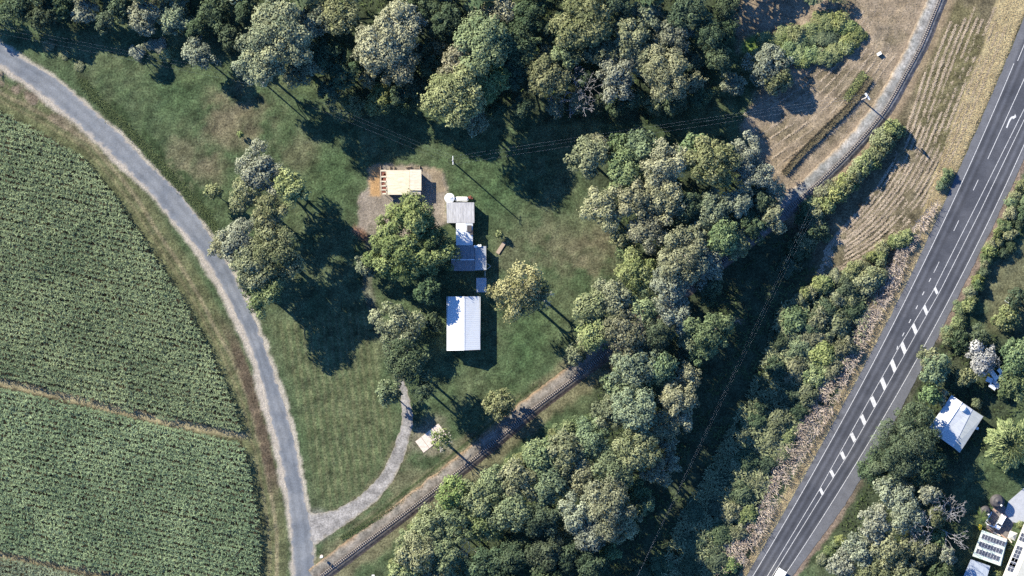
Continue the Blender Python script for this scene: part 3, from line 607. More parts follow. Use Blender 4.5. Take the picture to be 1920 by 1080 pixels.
# taller trees standing off beyond the north and west, whose shade falls on the road bend and the wood
ZO = 'beyond the northern wood'
for a in ((40, -70, 45, 'dark'), (150, -75, 50, 'dark'), (260, -75, 50, 'blue'), (360, -65, 50, 'dark'), (460, -55, 60, 'blue'), (570, -50, 60, 'dark'), (680, -50, 55, 'dark'), (790, -60, 55, 'olive'), (900, -55, 60, 'dark'), (1000, -60, 60, 'dark'), (1110, -60, 60, 'olive'), (1220, -55, 55, 'dark'), (1320, -50, 50, 'dark'), (1400, -45, 44, 'dark'), (1465, -32, 34, 'olive'), (1530, -12, 24, 'green'), (1570, -6, 18, 'olive')):
    tree(*a[:4], ZO, h=(11 if a[0] < 420 else 13 if a[0] == 1320 else 9 if a[0] == 1400 else 4.5 if a[0] > 1450 else None), dens=.6, size=1.5, pool=True)
# ------------------------------------------------------------------ trees: the grove by the road bend
Z2 = 'in the road-bend grove'
for a in ((487, 318, 44, 'grey', 17), (462, 362, 32, 'olive', 15), (545, 352, 32, 'yellow', 18), (505, 400, 36, 'olive', 17), (452, 450, 44, 'grey', 16), (515, 470, 46, 'olive', 18), (470, 500, 42, 'olive', 17), (425, 460, 28, 'olive', 12), (497, 552, 38, 'yellow', 15), (545, 500, 26, 'olive', 15)):
    tree(a[0], a[1], a[2] * 1.12, a[3], Z2, h=a[4] + 1)
tree(398, 360, 19, 'yellow', '', h=6.5, label='small yellow-green sapling standing alone beside the road verge')
tree(450, 252, 7, 'yellow', '', h=3.2, label='tiny pale sapling on the open lawn north of the grove', name='sapling')
# ------------------------------------------------------------------ trees: around the houses
tree(766, 462, 84, 'fig', '', h=13.5, label='huge yellow-green spreading shade tree west of the farmhouse', base=.3)
tree(774, 402, 46, 'fig', '', h=15.5, label='yellow-green tree crown between the cream shed and the big shade tree', lobe=.34)
tree(686, 500, 24, 'blue', '', h=7, label='blue-green bushy tree hugging the west side of the big shade tree')
tree(745, 612, 50, 'olive', '', h=10, label='broad olive tree west of the white gabled shed', lobe=.2)
tree(803, 545, 30, 'dark', '', h=10.5, label='dark tree north-west of the white gabled shed, shading its roof')
tree(812, 606, 20, 'dark', '', h=4.5, label='low dark tree against the west wall of the white gabled shed')
tree(762, 680, 48, 'dark', '', h=18, label='tall dark tree shading the driveway south-west of the white shed', dens=.75)
tree(728, 735, 28, 'green', '', h=9, label='rounded fresh green tree at the edge of the driveway')
tree(795, 730, 26, 'dark', '', h=15, label='thin dark tree south of the white gabled shed', dens=.6)
tree(937, 757, 34, 'yellow', '', h=9.5, label='rounded yellow-green tree alone beside the railway track', lobe=.24, base=.2, ragged=.08)
tree(970, 545, 56, 'golden', '', h=18.5, label='airy golden tree east of the house', dens=.75, ragged=.5, lobe=.2)
tree(1010, 552, 30, 'olive', '', h=14, label='thin olive tree beside the airy golden tree', dens=.5)
tree(826, 824, 24, 'yellow', '', h=13, label='sparse pale tree beside the concrete slab', dens=.35)
tree(937, 440, 8, 'yellow', '', h=3, label='little bright sapling on the lawn east of the farmhouse', name='sapling')
# ------------------------------------------------------------------ trees: belt along the creek
Z3 = 'in the eastern creek belt'
for a in ((1103, 295, 42, 'olive'), (1120, 270, 24, 'tan'), (1172, 322, 42, 'green'), (1205, 280, 36, 'green'), (1245, 310, 46, 'tan'), (1300, 285, 36, 'green'), (1335, 305, 48, 'yellow'), (1392, 290, 38, 'grey'), (1420, 330, 32, 'grey'), (1130, 387, 42, 'tan'), (1195, 375, 42, 'tan'), (1245, 370, 44, 'tan'),
          (1215, 430, 40, 'tan'), (1290, 390, 34, 'dark'), (1340, 388, 38, 'blue'), (1385, 378, 30, 'grey'), (1357, 445, 33, 'green'), (1300, 445, 34, 'olive'), (1275, 485, 52, 'tan'), (1255, 530, 44, 'grey'), (1192, 512, 40, 'yellow'), (1180, 475, 24, 'green'), (1320, 500, 36, 'grey'), (1430, 380, 28, 'dark'), (1450, 355, 24, 'grey'), (1448, 408, 27, 'olive'), (1412, 424, 28, 'dark'), (1378, 458, 28, 'olive'), (1330, 540, 28, 'dark'),
          (1110, 575, 38, 'olive'), (1150, 560, 38, 'olive'), (1170, 620, 46, 'olive'), (1120, 625, 36, 'yellow'), (1205, 575, 36, 'green'), (1262, 582, 40, 'grey'), (1230, 630, 36, 'dark'), (1290, 632, 26, 'green'), (1332, 622, 42, 'green'), (1315, 655, 28, 'green'), (1080, 665, 20, 'olive'), (1100, 640, 20, 'olive'),
          (1190, 690, 44, 'blue'), (1160, 720, 32, 'green'), (1235, 690, 34, 'green'), (1285, 705, 30, 'tan'), (1270, 745, 34, 'tan'), (1275, 785, 28, 'tan'), (1190, 765, 46, 'blue'), (1145, 775, 36, 'olive'), (1235, 800, 34, 'olive'), (1250, 828, 22, 'grey'), (1256, 865, 20, 'grey'), (1230, 885, 30, 'tan')):
    tree(a[0], a[1], a[2] * 1.08, a[3], Z3)
Z4 = 'in the southern creek belt'
for a in ((1195, 842, 46, 'olive'), (1110, 825, 40, 'green'), (1060, 850, 42, 'olive'), (1010, 860, 40, 'green'), (1150, 880, 40, 'green'), (1090, 895, 40, 'olive'), (1030, 910, 42, 'green'), (970, 900, 42, 'olive'), (925, 905, 36, 'green'), (895, 935, 38, 'olive'), (960, 960, 42, 'green'), (1010, 975, 38, 'dark'),
          (850, 925, 34, 'yellow'), (850, 975, 38, 'green'), (805, 985, 36, 'olive'), (905, 985, 36, 'yellow'), (780, 1035, 42, 'olive'), (835, 1035, 40, 'green'), (755, 1080, 34, 'yellow'), (905, 1060, 38, 'dark'), (965, 1045, 38, 'dark'), (1020, 1040, 38, 'dark'), (820, 1085, 36, 'olive'),
          (1085, 960, 40, 'grey'), (1140, 950, 52, 'tan'), (1110, 1000, 40, 'grey'), (1170, 985, 34, 'tan'), (1060, 1050, 38, 'dark'), (1105, 1065, 34, 'dark'), (1030, 1100, 40, 'dark'), (940, 1110, 40, 'dark')):
    tree(a[0], a[1], a[2] * 1.06, a[3], Z4)
# ------------------------------------------------------------------ trees: east of the highway
Z5 = 'across the highway'
tree(1690, 845, 72, 'dark', '', h=14, label='large feathery dark green tree overhanging the highway shoulder', lobe=.2, size=.85)
for a in ((1720, 790, 40, 'dark', 11), (1640, 880, 36, 'dark', 9), (1740, 870, 40, 'dark', 12), (1755, 690, 32, 'green', 9), (1745, 672, 26, 'olive', 8), (1745, 740, 24, 'green', 7), (1765, 745, 18, 'tan', 5), (1800, 640, 26, 'dark', 6), (1838, 632, 24, 'dark', 6), (1915, 665, 44, 'green', 11), (1900, 720, 34, 'green', 10), (1812, 706, 22, 'olive', 6),
          (1675, 925, 40, 'grey', 12), (1700, 960, 44, 'grey', 13), (1640, 985, 38, 'grey', 12), (1615, 1030, 40, 'grey', 11), (1670, 1030, 46, 'olive', 12), (1725, 1030, 40, 'olive', 10), (1750, 1015, 30, 'green', 8), (1580, 1060, 34, 'grey', 9), (1640, 1085, 40, 'olive', 11), (1700, 1090, 40, 'olive', 11), (1765, 1080, 34, 'dark', 9), (1910, 560, 26, 'dark', 5)):
    tree(*a[:4], Z5, h=a[4])
tree(1840, 672, 36, 'white', '', h=7, label='silvery white tree north of the grey-roofed house', dens=1.0)
tree(1890, 597, 27, 'yellow', '', h=4.5, label='round pale bush-like tree on the garden lawn', lobe=.25)
for (x, y, r) in ((1833, 757, 13), (1880, 737, 12)): shrub(x, y, r, 'green', 'close to the tin lean-to and grey-roofed house', h=3)
# younger trees closing the gaps of the canopy
def fill_gaps(poly, n, kinds, zone, sd, rlo=19, rhi=28, gap=1.0):
    rr = random.Random(sd); a = np.array(poly); got = 0
    for _ in range(6000):
        if got >= n: break
        x, y = rr.uniform(a[:, 0].min(), a[:, 0].max()), rr.uniform(a[:, 1].min(), a[:, 1].max())
        if not inside(np.array([x]), np.array([y]), poly)[0]: continue
        if min(math.hypot(x - t[0], y - t[1]) - t[2] * gap for t in TREES) < 5: continue
        if float(dline(np.array([x]), np.array([y]), [tuple(p) for p in rail[::6]])[0]) < 14: continue
        tree(x, y, rr.uniform(rlo, rhi), rr.choice(kinds), zone, h=rr.uniform(9.5, 14), pool=True); got += 1
fill_gaps([(0, -20), (1400, -20), (1360, 100), (1310, 200), (1180, 200), (1000, 205), (930, 215), (820, 205), (640, 205), (560, 165), (450, 120), (380, 60), (0, 40)], 34, ['dark', 'dark', 'blue', 'olive'], 'filling the northern wood', 201)
fill_gaps([(1090, 265), (1390, 270), (1440, 350), (1400, 450), (1370, 470), (1350, 620), (1310, 690), (1290, 780), (1240, 890), (1180, 1010), (1090, 1080), (770, 1080), (840, 965), (970, 885), (1110, 785), (1140, 690), (1090, 590), (1190, 500), (1125, 390)], 44, ['dark', 'green', 'olive', 'tan', 'olive'], 'filling the creek belt', 202)
fill_gaps([(1640, 960), (1700, 900), (1740, 920), (1790, 1080), (1560, 1080), (1620, 960)], 10, ['dark', 'olive', 'grey'], 'below the highway trees', 203, 16, 24)
# ------------------------------------------------------------------ shrubs and thickets
def row(pts, n, rlo, rhi, kinds, zone, hl, wob=8, sd=5, **k):
    rr = random.Random(sd); p = resample(pts, n)
    for q in p: shrub(q[0] + rr.uniform(-wob, wob), q[1] + rr.uniform(-wob, wob), rr.uniform(rlo, rhi), rr.choice(kinds), zone, h=rr.uniform(*hl), **k)
row([(1675, 238), (1640, 290), (1600, 335), (1550, 375), (1515, 405)], 27, 17, 23, ['yellow', 'olive', 'yellow', 'olive'], 'in the hedge along the railway', (3.2, 4.6), 9)
row([(1510, 400), (1530, 430), (1505, 455)], 8, 20, 26, ['dark', 'olive'], 'at the dark end of the railway hedge', (3.5, 5), 8)
row([(1420, 115), (1440, 80), (1490, 60), (1550, 45), (1590, 55), (1600, 75), (1565, 100), (1520, 110), (1470, 105)], 26, 16, 24, ['yellow', 'yellow', 'green'], 'in the scrubby patch of the dry paddock', (1.2, 2.2), 8)
row([(1500, 75), (1560, 72)], 4, 18, 24, ['green', 'dark'], 'in the middle of the scrubby patch', (1.2, 1.8), 6)
row([(1778, 325), (1765, 350)], 3, 10, 13, ['green', 'yellow'], 'in the clump on the highway verge', (1.8, 2.4), 3)
row([(1700, 440), (1650, 475), (1590, 510), (1530, 545), (1495, 565)], 16, 13, 20, ['yellow', 'olive', 'yellow'], 'along the lower edge of the dry paddock', (2.0, 3.2), 6)
row([(1640, 510), (1600, 545), (1560, 575), (1530, 600)], 9, 20, 28, ['olive', 'dark', 'olive'], 'in the thicket beside the pink reeds', (2.8, 4.5), 10)
for i_, (x, y, r, k) in enumerate(((1490, 600, 30, 'green'), (1525, 630, 32, 'olive'), (1570, 610, 30, 'olive'), (1600, 580, 26, 'dark'), (1500, 650, 30, 'green'), (1545, 665, 30, 'yellow'), (1585, 650, 24, 'olive'), (1490, 695, 28, 'olive'), (1530, 705, 28, 'yellow'), (1560, 690, 24, 'olive'), (1515, 740, 24, 'olive'), (1480, 740, 22, 'dark'), (1455, 690, 24, 'dark'), (1460, 640, 22, 'dark'), (1500, 770, 22, 'dark'), (1460, 790, 26, 'olive'), (1480, 815, 22, 'yellow'), (1445, 825, 24, 'olive'), (1470, 850, 20, 'olive'), (1440, 870, 22, 'dark'), (1400, 860, 26, 'dark'), (1420, 905, 24, 'olive'), (1390, 925, 26, 'dark'), (1370, 960, 26, 'olive'), (1405, 965, 24, 'yellow'), (1350, 1000, 28, 'dark'), (1385, 1000, 22, 'olive'), (1345, 1050, 28, 'dark'), (1300, 1020, 28, 'dark'), (1370, 1060, 20, 'yellow'), (1290, 1065, 26, 'dark'), (1360, 900, 22, 'dark'), (1340, 950, 22, 'dark'), (1420, 790, 20, 'dark'), (1430, 760, 18, 'dark'), (1300, 960, 24, 'dark'), (1240, 1060, 26, 'dark'), (1200, 1075, 24, 'dark'), (1500, 470, 26, 'dark'), (1480, 500, 24, 'dark'))):
    shrub(x, y, r, k, 'in the creek thicket', h=random.Random(i_).uniform(2.2, 3.8) * (1 if y < 780 else .75), lobe=.34)
row([(1915, 345), (1895, 400), (1868, 450), (1845, 505), (1820, 560), (1795, 600), (1772, 640)], 26, 10, 17, ['yellow', 'olive', 'yellow', 'green'], 'in the hedge east of the highway', (1.8, 3.2), 6)
row([(1925, 380), (1905, 430), (1880, 480)], 6, 12, 18, ['dark', 'olive', 'green'], 'behind the hedge east of the highway', (2, 3.4), 6)
row([(740, 1060), (765, 1010), (800, 965)], 7, 12, 17, ['yellow', 'green'], 'at the sunlit south edge of the railway clearing', (1.4, 2.4), 5)
row([(960, 868), (1010, 835), (1060, 803), (1105, 785)], 10, 13, 19, ['yellow', 'green', 'yellow'], 'along the grass bank south of the railway', (1.6, 2.8), 5)
row([(1085, 800), (1120, 800)], 3, 18, 22, ['green'], 'of vines under the creek belt', (1.5, 2.2), 5)
row([(255, 95), (290, 85), (315, 105)], 4, 13, 18, ['grey', 'yellow'], 'in the pale patch at the lawn top', (1, 1.8), 5)
row([(90, 82), (110, 100), (150, 125)], 3, 10, 15, ['rough' if False else 'olive'], 'on the grass above the road bend', (.6, 1.0), 5)
shrub(1550, 445, 13, 'olive', '', h=2, label='isolated olive bush between hedge and mown paddock')
row([(1575, 1010), (1545, 1050)], 4, 10, 14, ['yellow', 'olive'], 'on the highway bank below the gums', (1, 1.6), 5)
row([(1870, 1075), (1915, 985)], 3, 7, 10, ['yellow', 'olive'], 'in the beds around the solar-roofed house', (.9, 1.4), 3)
# undergrowth that fills the woodland floor
und = np.vstack([fill(WOODS[0], 20000, 81), fill(WOODS[1], 34000, 82), fill(WOODS[2], 9000, 83)])
und = und[(fbm(und[:, 0], und[:, 1], 30, 88) > .46)]
und = und[(dline(und[:, 0], und[:, 1], [tuple(p) for p in rail[::6]]) > 34) & (dline(und[:, 0], und[:, 1], hwy) > 60)]
und = und[~inside(und[:, 0], und[:, 1], [(1735, 800), (1785, 735), (1850, 775), (1800, 858)]) & ~((und[:, 0] > 1795) & (und[:, 1] > 900))]
scatter('undergrowth', 'low dark undergrowth covering the floor of the woods', 'undergrowth', und, .9, .34, (0, .5), 'rough', 1.0, 84, .6)
BANK = [(1465, 570), (1520, 545), (1645, 545), (1605, 655), (1545, 720), (1505, 790), (1460, 850), (1442, 905), (1422, 960), (1388, 1000), (1345, 1045), (1340, 1090), (1240, 1090), (1260, 1000), (1310, 910), (1370, 800), (1420, 700)]
bk = fill(BANK, 70000, 86); bk = bk[fbm(bk[:, 0], bk[:, 1], 24, 87) > .38]
scatter('bank_scrub', 'tangled green scrub covering the creek bank below the pink reeds', 'scrub', bk, 1.3, .32, (0, .9), 'olive', .7, 85, .8)
# grasses
vy = np.random.default_rng(90).uniform(-30, 1090, 30000); vwid = np.interp(vy, [-60, 60, 250, 400, 460, 1080], [60, 56, 46, 28, 15, 13])
gp = np.c_[pL(vy) - 3 - np.random.default_rng(91).random(30000) * vwid, vy]; kp = (np.random.default_rng(92).random(30000) < vwid / 60 + .4) 
scatter('dry_grass', 'golden dry grass on the verge beside the highway', 'grass', gp[kp], .5, .11, (0, .05), 'gold', .8, 93, .6)
REED = [(1745, 385), (1768, 368), (1745, 410), (1700, 480), (1688, 525), (1645, 600), (1600, 690), (1560, 770), (1510, 850), (1470, 915), (1438, 985), (1395, 1060), (1345, 1075), (1340, 1045), (1385, 1000), (1420, 960), (1440, 905), (1455, 850), (1500, 790), (1540, 720), (1590, 660), (1610, 600), (1640, 560), (1665, 500), (1690, 450)]
rp_ = fill(REED, 120000, 94); rp_ = rp_[fbm(rp_[:, 0], rp_[:, 1], 16, 95) > .36]
scatter('reed_bed', 'pink and cream plumed reeds in a band beside the highway', 'reeds', rp_, 1.5, .115, (0, .8), 'pink', .5, 96, 1.0)
scatter('tall_grass', 'strip of tall dry grass along the old fence line in the paddock', 'grass', along([(1470, 325), (1500, 290), (1550, 240), (1595, 195), (1630, 148)], 6000, 4.0, 97), 1.1, .12, (0, .15), 'stub', .45, 98, 1.1)
scatter('green_grass', 'patch of rank green grass at the end of the tall grass strip', 'grass', along([(1590, 190), (1612, 155), (1625, 140)], 1600, 12, 99), .7, .12, (0, .1), 'yellow', .6, 100, .9)
vg = np.vstack([along([(150, 150), (190, 195), (260, 265), (320, 330), (380, 395), (405, 435)], 9000, 9, 101, True), along([(640, 1010), (740, 955), (860, 865), (960, 780)], 6000, 5, 102, True)])
scatter('rough_grass', 'rank dark grass along the road ditch and railway drain', 'grass', vg, .55, .12, (0, .05), 'rough', .8, 103, .8)
hay = []
LA = resample([(1775, 20), (1738, 110), (1705, 215), (1672, 300), (1620, 380), (1575, 430), (1545, 470)], 60); LB = resample([(1918, -20), (1862, 120), (1812, 240), (1768, 330), (1712, 410), (1630, 480), (1520, 530)], 60)
for i_, t in enumerate(np.linspace(.04, .96, 11)):
    t = t + random.uniform(-.012, .012); q = LA * (1 - t) + LB * t; a0 = random.randint(0, 8); hay.append(along([tuple(v) for v in q[a0::3]], 3600, 1.3 + 1.4 * random.random(), 110 + i_, True))
for i_, t in enumerate(np.linspace(0, 1, 9)):
    a = (1395 + 70 * t, 215 + 110 * t); b = (1620 + 60 * t, 20 + 80 * t); hay.append(along([a, ((a[0] + b[0]) / 2 + 12, (a[1] + b[1]) / 2 + 14), b], 1000, 1.3, 140 + i_, True))
hay = np.vstack(hay); hay = hay[(fbm(hay[:, 0], hay[:, 1], 40, 150) > .27) & (dline(hay[:, 0], hay[:, 1], [tuple(p) for p in rail[::6]]) > 30)]
scatter('cut_hay', 'rows of cut straw lying across the mown dry paddock', 'hay', hay, .34, .13, (.0, .08), 'straw', 1.0, 151, .25)
tuft = fill(DRY, 34000, 152); tuft = tuft[(fbm(tuft[:, 0], tuft[:, 1], 20, 153) > .45) & (tuft[:, 0] < np.interp(tuft[:, 1], rail[::-6, 1], rail[::-6, 0])) & (dline(tuft[:, 0], tuft[:, 1], [tuple(p) for p in rail[::6]]) > 32)]
scatter('grass_stubble', 'short brown stubble and tussocks over the dry paddock', 'grass', tuft, .35, .12, (0, .04), 'stub', .8, 154, .5)

# labels: a tree or bush is told from its like by its two nearest neighbours
for o, x, y, k, pre in AUTO:
    nb = sorted((t for t in TREES if (t[0], t[1]) != (x, y) and -30 < t[0] < 1950 and -20 < t[1] < 1100), key=lambda t: math.hypot(t[0] - x, t[1] - y))
    a = nb[0]; b = next(t for t in nb if t[3] != a[3] and t[3] != k); a = next(t for t in nb if t[3] != b[3])
    lab = pre + ' near ' + NEAR[a[3]] + ' and ' + NEAR[b[3]]; o['label'] = lab; o['group'] = lab
for o, x, y, k, pre in AUTOS:
    nb = min((t for t in AUTOS if t[0] is not o), key=lambda t: math.hypot(t[1] - x, t[2] - y)); lab = pre + ', next to ' + nb[3]
    if len(lab.split()) <= 16: o['label'] = lab; o['group'] = lab
# ------------------------------------------------------------------ bare trees, palm, bamboo
bare_tree(1078, 175, 40, 16, 'bare grey leafless tree on the edge of the northern wood', BARKG, sd=3, depth=6)
bare_tree(1758, 985, 50, 9, 'bare twisted white tree south-east of the highway', BARKG, sd=6, depth=6, thick=.22)
bare_tree(875, 1012, 34, 14, 'bare grey branches poking out of the creek belt', sd=8, depth=4)
bare_tree(1218, 135, 20, 21, 'dead white branch standing over the northern wood', sd=9, depth=3)
bare_tree(1260, 490, 26, 19, 'dead pale limbs showing through the creek belt', sd=10, depth=4)
bare_tree(826, 826, 26, 14, 'thin forked bare trunk beside the concrete slab', sd=12, depth=3, thick=.2)
bare_tree(1012, 556, 30, 15, 'pale bare limbs on the east side of the airy golden tree', sd=14, depth=3, thick=.22)
def palm(px, py, label, n=11, L=3.0, h=3.5, sd=1):
    rr = random.Random(sd); g = P(px, py, h); root = empty('palm', (g.x, g.y, 0), label, 'palm')
    MB().tube([(0, 0, -.3), (.05, 0, h * .5), (0, .05, h)], [.2, .15, .12], 7).build('trunk', BARK, root, True)
    for i in range(n):
        th = i * 6.283 / n + rr.uniform(-.2, .2); l = L * rr.uniform(.75, 1.15); mb = MB(); c = Vector((math.cos(th), math.sin(th), 0)); s = Vector((-math.sin(th), math.cos(th), 0)); k = 9
        pts = [Vector((0, 0, h)) + c * l * t + Vector((0, 0, l * (.55 * t - .85 * t * t))) for t in [j / k for j in range(k + 1)]]
        for j in range(1, k + 1):
            for sg in (-1, 1):
                w_ = .75 * math.sin(math.pi * (j / k) ** .7 * .93 + .12); a = pts[j - 1]; b = pts[j]
                mb.add([a, b, b + s * sg * w_ + c * .35 - Vector((0, 0, .15)), ], [(0, 1, 2)])
        mb.build('frond', LEAF['yellow'], root)
    return root
palm(1841, 970, 'spiky yellow-green palm beside the dark water tanks')
bm_root = empty('bamboo_clump', P(1895, 833, 4) * 1.0, 'yellow-green bamboo clump with arching canes on the garden lawn', 'bamboo'); bm_root.location.z = 0
r_ = np.random.default_rng(171); n_ = 6500; th = r_.random(n_) * 6.283; q_ = r_.random(n_) ** .6; arch = q_ * 7.6
cz = 5.4 * np.sin(np.clip(q_ * 1.9 + .35, 0, 3.0)) * r_.uniform(.6, 1.05, n_) + .3; lobes = 1 + .12 * np.sin(th * 13) + .10 * np.sin(th * 7 + 1)
c_ = np.c_[np.cos(th) * arch * lobes, np.sin(th) * arch * lobes, cz]; dirr = unit(np.c_[np.cos(th), np.sin(th), -.35 - q_ * .5] + r_.normal(size=(n_, 3)) * .25); nn_ = unit(np.cross(dirr, np.cross(A((0, 0, 1.0)), dirr)) + r_.normal(size=(n_, 3)) * .3); nn_ = unit(nn_ - dirr * (nn_ * dirr).sum(1)[:, None])
V_, F_ = cards(c_, nn_, dirr, r_.uniform(.8, 1.6, n_), r_.uniform(.16, .3, n_)); link('foliage', np_mesh('foliage', V_, F_, fattr=r_.random(n_)), LEAF['yellow'], bm_root)
mb = MB()
for i in range(14):
    a = i * .449; l = 4 + (i % 3); mb.tube([(math.cos(a) * .4, math.sin(a) * .4, -.2), (math.cos(a) * l * .4, math.sin(a) * l * .4, 3.6), (math.cos(a) * l * .8, math.sin(a) * l * .8, 4.6)], [.06, .05, .02], 5, False)
mb.build('canes', BARK, bm_root)

# ------------------------------------------------------------------ buildings
def at(px, py, o, z=0):
    v = P(px, py, z); return (v.x - o.x, v.y - o.y, z)
def roof_sheet(name, corners, o, mat, parent, th=.12):
    """corners: (px, py, z) clockwise as seen on the photograph"""
    t = [at(a, b, o, z) for a, b, z in corners]
    ar_ = sum(t[i][0] * t[(i + 1) % len(t)][1] - t[(i + 1) % len(t)][0] * t[i][1] for i in range(len(t)))
    if ar_ < 0: t = t[::-1]
    return MB().slab(t, th).build(name, mat, parent)
def walls(corners, o, parent, mat, ztop, inset=1.5):
    c = A([(a, b) for a, b in corners], ); m = c.mean(0); c = m + (c - m) * (1 - inset / np.hypot(*(c - m).T)[:, None])
    n = len(c)
    for i in range(n):
        a = at(*c[i], o); b = at(*c[(i + 1) % n], o); za, zb = ztop[i], ztop[(i + 1) % n]
        d = Vector((b[0] - a[0], b[1] - a[1], 0)); nn = Vector((d.y, -d.x, 0)).normalized() * .06
        A_, B_ = Vector(a), Vector(b)
        MB().add([A_ - nn, B_ - nn, B_ + nn, A_ + nn, A_ - nn + Vector((0, 0, za)), B_ - nn + Vector((0, 0, zb)), B_ + nn + Vector((0, 0, zb)), A_ + nn + Vector((0, 0, za))],
                 [(3, 2, 1, 0), (4, 5, 6, 7), (0, 1, 5, 4), (1, 2, 6, 5), (2, 3, 7, 6), (3, 0, 4, 7)]).build('wall', mat, parent)
        L_ = d.length; rz = math.atan2(d.y, d.x); k = max(1, int(L_ / 4))
        for j in range(k):
            f = (j + .5) / k; p = A_ + d * f; zc = 1.5
            wn = MB().box((p.x, p.y, zc), (1.2, .22, 1.1), rz).build('window', WALLW, parent)
            MB().box((p.x, p.y, zc), (1.04, .26, .94), rz).build('pane', GLASS, wn)
CREAM = corrugated('cream_roof_sheet', (.36, .30, .215), (.50, .45, .355), 1, .5)
CREAM2 = corrugated('faded_cream_sheet', (.34, .29, .225), (.50, .45, .375), 1, .5)
GREYR = corrugated('grey_iron_sheet', (.20, .20, .21), (.37, .37, .38), 0, .8)
GREYSHADE = corrugated('shaded_grey_iron_sheet', (.10, .10, .11), (.19, .19, .20), 0, .8)  # grey iron again, darkened: shade on the south roof put into its colour
WHITER = corrugated('white_iron_sheet', (.40, .42, .44), (.50, .52, .54), 1, .6, .5, .35)
WHITESHADE = corrugated('shaded_white_iron_sheet', (.17, .185, .205), (.26, .275, .295), 0, .6, .5, .35)  # white verandah iron with blue-grey shade painted into its colour
BLUEG = corrugated('blue_grey_sheet', (.22, .25, .29), (.32, .35, .39), 0, .5)
PALEG = corrugated('pale_green_sheet', (.36, .42, .35), (.48, .53, .45), 0, .5)
# cream machinery shed
o = P(752, 342); sh_ = empty('machinery_shed', o, 'cream iron-roofed shed with rusted sheets on its west end', 'shed')
roof_sheet('roof', [(724, 319, 2.55), (768, 319, 2.75), (768, 365, 2.75), (727, 365, 2.55)], o, CREAM, sh_)
roof_sheet('roof', [(768.4, 318, 2.95), (790, 318, 3.05), (790, 357, 3.05), (768.4, 357, 2.95)], o, CREAM2, sh_)
roof_sheet('lean_to_roof', [(768.4, 357.6, 2.7), (789, 357.6, 2.75), (789, 366, 2.4), (768.4, 366, 2.4)], o, CREAM2, sh_)
for i_, (y0, y1, x0) in enumerate(((318.5, 321.5, 713), (329.8, 332.5, 713.5), (339, 341.2, 713), (347.5, 349.6, 713.5), (355, 357, 714), (362, 364.5, 717))):
    roof_sheet('roof_batten', [(x0, y0, 2.5), (724, y0, 2.52), (724, y1, 2.52), (x0, y1, 2.5)], o, CREAM, sh_, .06)
roof_sheet('roof_batten', [(713, 318.5, 2.56), (714, 318.5, 2.56), (715, 357, 2.56), (714, 357, 2.56)], o, CREAM, sh_, .05)
for i_, (x, y, s_, a_) in enumerate(((718, 325.5, 1.25, .2), (720, 335.5, 1.1, -.3), (717.5, 344, 1.0, .4), (720.5, 352, 1.15, -.1), (719.5, 359.5, .95, .3), (721.5, 328, .7, .9), (716.5, 336, .6, 1.2))):
    p_ = at(x, y, o, 2.3); MB().box(p_, (s_ * 1.25, s_, .05), a_).build('rusted_sheet', RUST, sh_)
walls([(724, 321), (787, 321), (787, 363), (724, 363)], o, sh_, WALLC, (2.4, 2.85, 2.3, 2.4))
for (x, y) in ((716, 321), (716, 341), (717, 361)): p_ = at(x, y, o); MB().box((p_[0], p_[1], 1.2), (.12, .12, 2.5)).build('post', WOOD, sh_)
for (x0, y0, x1, y1) in ((760, 313.6, 771, 312.2), (731, 311, 731, 317.5), (739, 311.5, 739, 317.5), (786.6, 310.5, 786.8, 317), (777, 315, 784, 315.3), (713, 311, 713.2, 318)):
    a = P(x0, y0, .6); b = P(x1, y1, .6); m = (a + b) / 2; d = b - a
    tag(MB().box((m.x, m.y, .3), (d.length, .12, .6), math.atan2(d.y, d.x)).build('timber_rail', WOOD), 'weathered timber rail standing behind the cream shed', 'rail', 'timber rails behind the cream shed')
# farmhouse
o = P(872, 445); fh = empty('farmhouse', o, 'low farmhouse of grey and white iron roofs in shade', 'house')
roof_sheet('roof', [(837, 379.5, 3.05), (889, 379.5, 3.05), (889.5, 418, 2.85), (838, 418, 2.85)], o, GREYR, fh)
roof_sheet('roof', [(855, 418.6, 2.85), (873, 418.6, 3.1), (873, 460, 3.1), (855, 460, 2.85)], o, WHITER, fh); roof_sheet('roof', [(873.2, 418.6, 3.1), (886.5, 418.6, 2.7), (886.5, 460, 2.7), (873.2, 460, 3.1)], o, WHITER, fh)
roof_sheet('roof', [(846, 461, 3.0), (889.6, 461, 3.0), (889.6, 487, 3.9), (846, 487, 3.9)], o, GREYSHADE, fh); roof_sheet('roof', [(846, 487.3, 3.9), (889.6, 487.3, 3.9), (889.6, 508, 2.9), (846, 508, 2.9)], o, GREYSHADE, fh)
roof_sheet('verandah_roof', [(890, 461.5, 2.9), (911.5, 461.5, 2.6), (912, 506, 2.6), (890, 507, 2.9)], o, WHITESHADE, fh)
MB().box((at(868, 487.1, o)[0], at(868, 487.1, o)[1], 3.93), (7.2, .3, .08)).build('ridge_cap', GALV, fh)
for (x, y, w_, l_, z_) in ((880, 428.5, 1.4, 2.0, 3.15), (884, 436, .9, 1.4, 2.95)): p_ = at(x, y, o, z_); MB().box(p_, (w_, l_, .5)).build('roof_unit', BLACKP, fh)
for (x, y) in ((899, 460.6), (892, 462)): p_ = at(x, y, o, 2.95); MB().box(p_, (1.1, .7, .35)).build('vent_box', WALLW, fh)
walls([(838, 381), (888, 381), (888, 417), (838, 417)], o, fh, WALLW, (2.85, 2.85, 2.65, 2.65)); walls([(856, 417), (885, 417), (885, 462), (856, 462)], o, fh, WALLW, (2.5,) * 4); walls([(847, 462), (910, 462), (910, 506), (847, 506)], o, fh, WALLW, (2.4,) * 4)
mb = MB()
